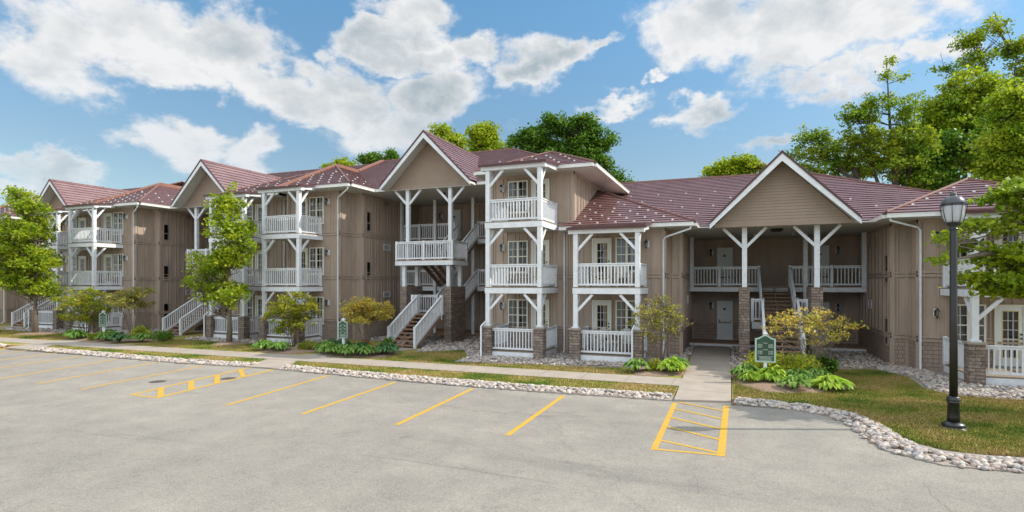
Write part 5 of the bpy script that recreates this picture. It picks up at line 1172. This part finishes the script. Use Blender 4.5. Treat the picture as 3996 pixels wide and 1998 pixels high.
for i in vis:
    x, y, z, s = STONES[i]; o = bpy.data.objects.new('river_stone', SMESH[int(RG.integers(12))]); C.objects.link(o)
    o.location = (x, y, z); o.scale = (s, s, s); o.rotation_euler = (RG.normal()*.25, RG.normal()*.25, RG.uniform(0, 6.28))
    k5 = SMESH.index(o.data) % 5; col_ = ['buff', 'brown', 'pale', 'grey', 'pinkish'][k5]; sz = 'large' if s > .20 else ('small' if s < .15 else 'middling')
    if x > -.2: where = 'beside the concrete walk' if x < 1.2 else ('at the bend of the curved border' if y > 15.3 else ('down the left side of the curved border' if x < 3.3 else ('in the curved border nearest below the lamp post' if x < 5 else 'in the curved border at the right edge')))
    else: where = 'in the border right of the last stall line' if x > -4.6 else ('in the border at the third and fourth stall lines' if x > -9 else 'in the border at the first two stall lines')
    tag(o, '%s %s river stone %s' % (sz, col_, where), 'stone', '%s %s stones %s' % (sz, col_, where))
for k in range(5):
    VV = []; FF = []; n0 = 0
    for i in range(len(STONES)):
        if i in visS or i % 5 != k: continue
        x, y, z, s = STONES[i]; V, F_ = ICO[(i*7) % 12]
        a, b, c = RG.uniform(0, 6.28), RG.normal()*.3, RG.normal()*.3
        Rz = np.array([[math.cos(a), -math.sin(a), 0], [math.sin(a), math.cos(a), 0], [0, 0, 1]]); Rx = np.array([[1, 0, 0], [0, math.cos(b), -math.sin(b)], [0, math.sin(b), math.cos(b)]]); Ry = np.array([[math.cos(c), 0, math.sin(c)], [0, 1, 0], [-math.sin(c), 0, math.cos(c)]])
        VV.append((V*s) @ (Rz @ Rx @ Ry).T + [x, y, z]); FF.append(F_ + n0); n0 += len(V)
    o = npmesh('river_stones', np.concatenate(VV), np.concatenate(FF), SM_[k], smooth=True)
    tag(o, '%s rounded river stones scattered in the borders and beds' % ['buff', 'brown', 'pale', 'grey', 'pinkish'][k], 'stones', kind='stuff')
# soil under the stones
slab('stone_bed', [(-16.5, 16.6), (-14, 16.45), (-10.5, 16.2), (-6, 16.08), (-1.66, 16.25), (-1.66, 17.0), (-16.3, 17.3)], -.08, .030, M['soil'])
slab('stone_bed', [(-32.9, 16.9), (-29, 16.75), (-25, 16.55), (-21, 16.4), (-17.7, 16.65), (-18.2, 17.2), (-32.6, 17.5)], -.08, .030, M['soil'])
slab('stone_bed', [(.0, 16.55), (1.0, 16.4), (1.8, 16.1), (2.35, 15.6), (2.5, 14.9), (2.6, 14.0), (2.75, 13.0), (3.5, 12.3), (4.8, 12.35), (9, 12.8), (9, 13.8), (4.6, 13.3), (3.75, 13.35), (3.4, 14.1), (3.1, 15.4), (2.6, 16.4), (1.2, 17.0), (.0, 17.1)], -.08, .020, M['soil'])
slab('stone_bed', [(-10.9, 20.7), (-7.4, 21.2), (-3.4, 21.8), (-1.85, 21.6), (-1.98, 30.8), (-20, 30.8), (-20, 27.3), (-14.6, 24.8), (-14.2, 23.0), (-12.3, 24.6), (-11.1, 22.6)], -.08, .040, M['soil'])
slab('stone_bed', [(-.14, 22.2), (.9, 24.4), (3.4, 24.2), (4.9, 24.8), (5.6, 23.2), (5.45, 21.0), (5.9, 19.9), (7.2, 19.8), (14, 20.2), (14, 31), (-.2, 31)], -.08, .040, M['soil'])
slab('stone_bed', [(-30, 23.2), (-24.6, 22.9), (-21.5, 22.6), (-20.2, 23.6), (-20.3, 25.9), (-30, 27)], -.08, .038, M['soil'])
slab('stone_bed', [(-49, 23.5), (-44, 23.2), (-37.7, 23.6), (-34, 25.5), (-38, 31), (-49, 28)], -.08, .038, M['soil'])

# ------------------------------------------------------------------ mulch beds
def bed(cx, cy, rx, ry, h=.12, seed=1):
    rg = random.Random(seed); mb = MB(); n = 40; rings = [(1.0, .02), (.92, .35), (.6, .8), (.3, 1.0)]
    wob = [1+.10*math.sin(3*i*2*math.pi/n+seed)+.05*math.sin(7*i*2*math.pi/n+seed*2)+rg.uniform(-.02, .02) for i in range(n)]
    for k, (r, hz) in enumerate(rings):
        for i in range(n): a = 2*math.pi*i/n; mb.v.append((cx+rx*r*wob[i]*math.cos(a), cy+ry*r*wob[i]*math.sin(a), .03+h*hz+rg.uniform(0, .012)))
    for k in range(len(rings)-1):
        for i in range(n): j = (i+1) % n; mb.f.append((k*n+i, k*n+j, (k+1)*n+j, (k+1)*n+i)); mb.m.append(0)
    mb.f.append(tuple((len(rings)-1)*n+i for i in range(n))); mb.m.append(0)
    tag(mb.build('mulch_bed', M['mulch'], None, True), kind='structure')
bed(1.55, 20.35, 1.75, 1.85, .12, 1); bed(-2.65, 21.25, .95, 1.15, .10, 2); bed(-16.3, 21.8, 1.9, 1.65, .10, 3); bed(-20.2, 21.6, 1.6, 1.45, .10, 4); bed(-33.6, 21.8, 3.2, 1.7, .10, 5)
bed(-25.3, 22.4, .95, .85, .12, 6); bed(-42.1, 22.3, 1.2, 1.0, .10, 7)

# ------------------------------------------------------------------ bed plants
def hosta(label, x, y, r=.42, h=.36, n=60, m='hosta', seed=1, group='hostas in the mulch beds', cat='hosta', z=.10, width=.45):
    rg = np.random.default_rng(seed); V = []; F_ = []; c = 0
    for i in range(n):
        a = rg.uniform(0, 6.28); q = rg.uniform(0, 1)**.7; el = 1.25-.95*q+rg.normal()*.12; L = r*rg.uniform(.75, 1.1)*(.6+.5*q)
        d = np.array([math.cos(a), math.sin(a)]); nrm = np.array([-math.sin(a), math.cos(a)])
        hz = h*(1-.55*q)*rg.uniform(.8, 1.15); st = r*.45*q+.03
        p0 = np.array([x+d[0]*.03, y+d[1]*.03, z]); p1 = np.array([x+d[0]*st, y+d[1]*st, z+hz])
        ll = L*.62; w_ = ll*width*rg.uniform(.8, 1.15); tw = rg.normal()*.25
        pts = [p1, p1+[d[0]*ll*.3, d[1]*ll*.3, ll*.14], p1+[d[0]*ll*.68, d[1]*ll*.68, ll*.02], p1+[d[0]*ll*.98, d[1]*ll*.98, -ll*.28]]
        ws = [.10, .92, .82, .04]
        for pp, wd in zip(pts, ws):
            s = np.array([nrm[0], nrm[1], tw])*w_*wd*.5; V += [pp-s+[0, 0, .02*wd], pp-[0, 0, .02*wd], pp+s+[0, 0, .02*wd]]
        for k in range(3):
            for e in (0, 1): F_.append([c+k*3+e, c+k*3+e+1, c+k*3+4+e, c+k*3+3+e])
        c += 12
        sv = np.array([nrm[0], nrm[1], 0])*.008
        V += [p0-sv, p0+sv, p1+sv, p1-sv]; F_.append([c, c+1, c+2, c+3]); c += 4
    o = npmesh('hosta', V, F_, M[m], smooth=False, at=(x, y, z)); return tag(o, label, cat, group)
def bush(label, x, y, rx, h, n, ls, m, seed, group='low shrubs in the mulch beds', flat=.8, z=.08, cat='shrub'):
    rg = np.random.default_rng(seed); root = empty('shrub', (x, y, z), label=label, cat=cat, group=group)
    nc = max(14, n//60); c = rg.normal(size=(nc, 3)); c /= np.linalg.norm(c, axis=1)[:, None]; c[:, 2] = np.abs(c[:, 2]); c *= (rg.uniform(.45, .95, nc))[:, None]*np.array([rx*.82, rx*.82, h*.8]); c += [x, y, z+h*.12]
    mb = MB()
    for q in c: mb.tube([(x, y, z-.05), ((x+q[0])/2, (y+q[1])/2, z+(q[2]-z)*.6), tuple(q)], [.012, .009, .004], 4, cap=False)
    mb.build('stems', M['bark'], root)
    P = np.repeat(c, n//nc, axis=0); d = rg.normal(size=P.shape); d /= np.linalg.norm(d, axis=1)[:, None]; P = P + d*(rg.uniform(0, 1, len(P))**.5)[:, None]*min(rx, h)*.34
    V, F_ = leaves(P, ls, flat, rg); npmesh('foliage', V, F_, M[m], parent=root, at=(x, y, z)); return root
H = 'hostas in the mulch beds'
HB = [ # label, x, y, r, h, n, mat
 ('lime hosta at the right end of the bed with the large green sign', 2.72, 19.55, .52, .30, 75, 'hostay'), ('hosta with long pointed leaves in front of the sign bed, right of the sign post', 1.68, 19.0, .40, .32, 55, 'hosta'),
 ('small hosta at the front of the sign bed, left of the sign post', .50, 19.85, .34, .28, 50, 'hostay'), ('broad hosta at the left edge of the sign bed beside the concrete walk', .38, 20.75, .48, .36, 70, 'hosta'),
 ('lime hosta right behind the large green sign post', 1.15, 20.1, .50, .40, 75, 'hostay'), ('hosta in the middle of the sign bed under the golden tree', 1.85, 20.1, .46, .36, 65, 'hosta'),
 ('broad hosta behind the lime one at the right end of the sign bed', 2.45, 20.5, .48, .40, 65, 'hosta'),
 ('hosta at the left end of the bed under the olive-green tree', -3.35, 20.75, .42, .38, 60, 'hosta'), ('lime hosta in front of the olive-green tree, close to the walk', -2.15, 20.9, .46, .42, 70, 'hostay'),
 ('hosta behind the lime one under the olive-green tree', -2.0, 21.7, .42, .40, 55, 'hosta'),
 ('first hosta from the left in the row below the bright yellow tree', -18.05, 21.35, .44, .38, 60, 'hosta'), ('second hosta from the left in the row below the bright yellow tree', -17.35, 20.85, .44, .38, 60, 'hosta'),
 ('third hosta from the left in the row below the bright yellow tree', -16.65, 20.6, .44, .40, 60, 'hosta'), ('fourth hosta from the left in the row below the bright yellow tree', -15.95, 20.55, .44, .38, 60, 'hosta'),
 ('fifth hosta from the left in the row below the bright yellow tree', -15.25, 20.85, .44, .38, 60, 'hosta'), ('blue-green hosta nearest the foot of the middle staircase', -14.85, 21.7, .52, .42, 60, 'hostab'),
 ('blue-green hosta between the yellow tree and the row in front', -16.1, 21.5, .48, .42, 55, 'hostab'), ('blue-green hosta beside the small sign of the middle building', -17.3, 21.8, .46, .42, 55, 'hostab'),
 ('left one of two hostas under the yellow-green tree of the middle building', -21.3, 20.9, .48, .38, 60, 'hosta'), ('right one of two hostas under the yellow-green tree of the middle building', -20.2, 20.75, .46, .36, 60, 'hosta'),
 ('leftmost hosta in the long bed beside the far left walk', -36.3, 21.2, .50, .42, 60, 'hosta'), ('second hosta from the left in the long bed at the far left', -35.4, 20.85, .50, .40, 60, 'hosta'),
 ('hosta in front of the far left stone pier', -34.6, 22.0, .50, .42, 60, 'hosta'), ('hosta with pale leaves just right of the far left sign post', -32.6, 20.7, .48, .42, 60, 'hosta'),
 ('blue-green hosta in the right half of the long bed at the far left', -31.4, 20.6, .46, .42, 60, 'hostab'), ('hosta near the right end of the long bed at the far left', -30.6, 21.3, .50, .40, 60, 'hosta'),
 ('dark hosta at the left of the small sign of the middle building', -18.6, 22.6, .44, .36, 50, 'hostab')]
for i, (lb, x, y, r, h, n, m) in enumerate(HB): hosta(lb, x, y, r*1.18, h*1.12, int(n*1.9), m, 100+i, H)
bush('lime-yellow shrub behind the large green sign', .95, 21.3, .80, 1.05, 2600, .08, 'spirea', 201); bush('lime-yellow shrub under the golden tree, right of the large green sign', 1.95, 21.2, .85, .90, 2800, .08, 'spirea', 202)
bush('feathery green shrub at the right back of the sign bed', 2.95, 22.3, .55, .85, 1400, .08, 'shrub', 203)
bush('round fine-leaved shrub between the hostas under the olive-green tree', -2.75, 20.95, .42, .48, 900, .055, 'greenyel', 204); bush('fine-leaved shrub right beside the concrete walk under the olive-green tree', -1.95, 21.25, .32, .42, 600, .055, 'greenyel', 214)
bush('red-leaved shrub beside the small sign of the middle building', -16.7, 22.5, .55, .60, 900, .07, 'redshrub', 205)
bush('low green shrub between the middle staircase and the bright yellow tree', -15.4, 22.7, .45, .75, 800, .08, 'shrub', 206)
bush('round yellow-green shrub at the right end of the bed by the middle building', -19.3, 21.6, .58, .50, 1100, .06, 'greenyel', 207)
bush('fine upright green-yellow shrub left of the far left sign', -33.7, 20.75, .50, .60, 1000, .06, 'greenyel', 208); bush('bright yellow-green shrub in the right half of the long bed at the far left', -31.9, 22.2, .65, .80, 1200, .08, 'spirea', 209)
bush('dark green rounded shrub at the right end of the long bed at the far left', -29.9, 22.0, .75, .65, 1200, .08, 'shrub', 210); bush('green shrub behind the yellow-green one at the far left', -32.7, 22.9, .55, .60, 800, .08, 'shrub', 211)

# ------------------------------------------------------------------ signs
def text_mesh(body, size, align='CENTER'):
    cu = bpy.data.curves.new('text', 'FONT'); cu.body = body; cu.size = size; cu.align_x = align; cu.extrude = .0015; cu.resolution_u = 2
    ob = bpy.data.objects.new('text', cu); C.objects.link(ob); dg = bpy.context.evaluated_depsgraph_get(); me = bpy.data.meshes.new_from_object(ob.evaluated_get(dg))
    V = [tuple(v.co) for v in me.vertices]; F_ = [tuple(p.vertices) for p in me.polygons]; bpy.data.objects.remove(ob); return V, F_
def sign(label, x, y, w_, zb, zt, lines, rz=0, group='green house-number signs'):
    root = empty('sign', (x, y, 0), label=label, cat='sign', group=group)
    fr = Fr((x, y), (math.sin(rz)*1.0, -math.cos(rz)))
    def add(name, mb, m):
        return mb.build(name, m, root)
    n = 16
    def outline(hw, z0, z1, rise):
        pts = [(-hw, z0), (hw, z0), (hw, z1)]
        for i in range(1, n): u = 1-2*i/n; pts.append((hw*u, z1 + rise*(.5+.5*math.cos(math.pi*u*1.0))**1.3))
        return pts + [(-hw, z1)]
    def plate(pts, b0, b1):
        mb = MB(); k = len(pts); mb.v = [fr.p(a, b1, c) for a, c in pts] + [fr.p(a, b0, c) for a, c in pts]
        mb.f = [tuple(range(k)), tuple(reversed(range(k, 2*k)))] + [(i, k+i, k+(i+1) % k, (i+1) % k) for i in range(k)]; mb.m = [0]*len(mb.f); return mb
    hw = w_/2; rise = .10*w_/.66+.02
    p = MB(); p.beam((x, y, 0), (x, y, zt+rise+.03), .10, .10, up=(0, 1, 0)); p.beam((x, y, zt+rise+.03), (x, y, zt+rise+.06), .15, .15, up=(0, 1, 0)); p.beam((x, y, zt+rise+.06), (x, y, zt+rise+.10), .08, .08, up=(0, 1, 0))
    add('post', p, M['white']); add('frame', plate(outline(hw, zb, zt, rise), .052, .082), M['signf'])
    add('board', plate(outline(hw-(.05 if w_ > .6 else .03), zb+(.05 if w_ > .6 else .03), zt-.035, rise), .060, .0855), M['signg'])
    tm_ = MB(); rg = random.Random(3)
    for (body, a, z, size) in lines:
        if body == '-':
            fr.box(tm_, -hw+a, hw-a, .0855, .0885, z, z+size) if rz == 0 else tm_.hexa([fr.p(-hw+a, .0855, z), fr.p(hw-a, .0855, z), fr.p(hw-a, .0885, z), fr.p(-hw+a, .0885, z), fr.p(-hw+a, .0855, z+size), fr.p(hw-a, .0855, z+size), fr.p(hw-a, .0885, z+size), fr.p(-hw+a, .0885, z+size)]); continue
        V, F_ = text_mesh(body, size); k = len(tm_.v)
        tm_.v += [fr.p(a+v[0], .087+v[2], z+v[1]) for v in V]; tm_.f += [tuple(k+i for i in f) for f in F_]; tm_.m += [0]*len(F_)
    add('lettering', tm_, M['letter'])
    return root
zb, zt = .72, 1.50
sign('large green address sign on a white post beside the concrete walk, right of the walk', .92, 20.15, .62, zb, zt,
     [('UPPER', 0, 1.335, .045), ('2256', -.16, 1.265, .072), ('2255', .16, 1.265, .072), ('2257', -.16, 1.200, .072), ('2254', .16, 1.200, .072), ('LOWER', 0, 1.120, .045), ('2156', -.16, 1.050, .072), ('2155', .16, 1.050, .072), ('2157', -.16, .985, .072), ('2154', .16, .985, .072),
      ('-', .09, .905, .009), ('-', .14, .865, .012), ('-', .12, .84, .005), ('-', .11, .822, .005), ('-', .12, .80, .005), ('-', .13, .782, .006)])
def lines3(a): 
    o = []
    for nm, z in (('UPPER', 1.37), ('MIDDLE', 1.21), ('LOWER', 1.05)):
        o.append((nm, 0, z, .032))
    for k, z in enumerate((1.325, 1.165, 1.005)):
        for sx in (-.10, .10):
            o += [(a+str(3-k)+('62' if sx < 0 else '61'), sx, z, .050), (a+str(3-k)+('63' if sx < 0 else '60'), sx, z-.045, .050)]
    return o + [('-', .07, .90, .010), ('-', .08, .865, .012), ('-', .08, .84, .005), ('-', .08, .82, .005), ('-', .08, .80, .006)]
sign('small green address sign with three groups of numbers below the bright yellow tree', -17.1, 21.55, .46, .74, 1.48, lines3('2'), R(12))
sign('small green address sign at the far left in front of the white patio railing', -34.5, 21.75, .44, .74, 1.52, lines3('2'), R(20))

# ------------------------------------------------------------------ lamp post
def lamp_post(x, y):
    root = empty('lamp_post', (x, y, 0), label='black cast lamp post with a clear ribbed lantern on the right lawn', cat='street lamp')
    b = MB(); b.lathe(x, y, [(.27, 0), (.275, .035), (.25, .06), (.215, .065), (.21, .085), (.225, .11), (.20, .15), (.145, .175), (.125, .19)], 32); b.build('base', M['black'], root, True)
    b = MB(); b.lathe(x, y, [(.125, .19), (.118, .30), (.108, .60), (.13, .61), (.132, .64), (.118, .65), (.135, .67), (.135, .70), (.118, .71), (.125, .735), (.085, .76)], 24); b.build('lower_shaft', M['black'], root, True)
    b = MB(); b.lathe(x, y, [(.080, .76), (.074, 2.5), (.069, 4.55), (.069, 4.56)], 24); b.build('pole', M['black'], root, True)
    b = MB(); b.lathe(x, y, [(.072, 4.50), (.095, 4.51), (.095, 4.53), (.072, 4.54), (.072, 4.58), (.10, 4.62), (.12, 4.66), (.12, 4.68), (.04, 4.69)], 24); b.build('collar', M['black'], root, True)
    g = MB(); g.lathe(x, y, [(.135, 4.69), (.17, 4.72), (.20, 4.85), (.212, 5.00), (.215, 5.06)], 40); g.build('lantern_glass', M['frost'], root, True)
    c = MB()
    for k in range(8):
        a = 2*math.pi*(k+.5)/8; u, v = math.cos(a), math.sin(a)
        P = [(.10, 4.60), (.165, 4.66), (.205, 4.80), (.235, 4.95), (.245, 5.06), (.265, 5.10)]
        c.tube([(x+r*u, y+r*v, z) for r, z in P], .008, 5)
    c.lathe(x, y, [(.205, 5.045), (.235, 5.05), (.235, 5.075), (.205, 5.08)], 32); c.build('cage', M['black'], root)
    d = MB(); d.lathe(x, y, [(.235, 5.075), (.228, 5.12), (.200, 5.18), (.155, 5.235), (.10, 5.265), (.065, 5.275), (.062, 5.30), (.072, 5.31), (.06, 5.335), (.03, 5.35), (.015, 5.37), (.022, 5.385), (.014, 5.40), (.004, 5.43)], 32); d.build('dome', mat('lamp_dome', (.05, .052, .058), .3, spec=.7), root, True)
lamp_post(4.58, 15.43)

# ------------------------------------------------------------------ grass blades
def blades(name, label, poly, dens, h, seed):
    rg = np.random.default_rng(seed); G = np.array(poly); lo, hi = G.min(0), G.max(0); n = int((hi-lo).prod()*dens); Q = rg.uniform(lo, hi, (n, 2)); ins = np.zeros(n, bool); j = len(G)-1
    for i in range(len(G)):
        c = (G[i][1] > Q[:, 1]) != (G[j][1] > Q[:, 1]); xx = (G[j][0]-G[i][0])*(Q[:, 1]-G[i][1])/(G[j][1]-G[i][1]+1e-12)+G[i][0]; ins ^= c & (Q[:, 0] < xx); j = i
    Q = Q[ins]; PP = [np.concatenate([Q, np.full((len(Q), 1), .03)], 1)]
    P = np.concatenate(PP); n = len(P); a = rg.uniform(0, 6.28, n); w_ = .012; d = np.stack([np.cos(a)*w_, np.sin(a)*w_, np.zeros(n)], 1)
    tip = P + np.stack([rg.normal(size=n)*h*.45, rg.normal(size=n)*h*.45, h*rg.uniform(.5, 1.3, n)], 1)
    V = np.stack([P-d, P+d, tip], 1).reshape(-1, 3); i = np.arange(n)*3; o = npmesh(name, V, np.stack([i, i+1, i+2], 1), M['lawn'])
    tag(o, label, 'grass', kind='stuff')
RL = [(-.05, 16.98), (1.2, 16.88), (2.5, 16.5), (2.95, 15.6), (3.15, 14.6), (3.45, 13.65), (4.15, 13.28), (5.5, 13.5), (11, 13.7), (11, 20.0), (7.2, 19.8), (5.9, 19.9), (5.45, 21), (5.6, 23.2), (4.9, 24.8), (3.4, 24.2), (.9, 24.3), (-.05, 22.3)]
blades('grass', 'short green and straw-coloured grass on the right lawn', RL, 1500, .055, 5)
blades('grass', 'dry grass strip between the sidewalk and the middle stone border', [(-15.9, 17.02), (-1.68, 16.92), (-1.68, 18.48), (-17.1, 18.6)], 800, .05, 6)
blades('grass', 'dry grass strip between the sidewalk and the left stone border', [(-32.0, 17.2), (-19.4, 16.95), (-18.6, 18.55), (-33.4, 18.6)], 500, .05, 8)
blades('grass', 'short grass on the lawn in front of the middle staircase and balconies', [(-14.4, 20.02), (-3.6, 20.02), (-3.5, 21.7), (-7.4, 21.2), (-10.9, 20.7), (-11.1, 22.6), (-12.3, 24.5), (-14.2, 22.9)], 700, .055, 7)
blades('grass', 'short grass on the lawn around the slender maple near the middle', [(-30, 20.05), (-21.8, 20.05), (-21.5, 22.6), (-24.6, 22.9), (-30, 23.2)], 450, .06, 9)
blades('grass', 'short grass on the lawn around the leftmost maple', [(-50, 20.1), (-36.8, 20.1), (-37.2, 23.3), (-44, 23.1), (-50, 23.3)], 350, .06, 10)
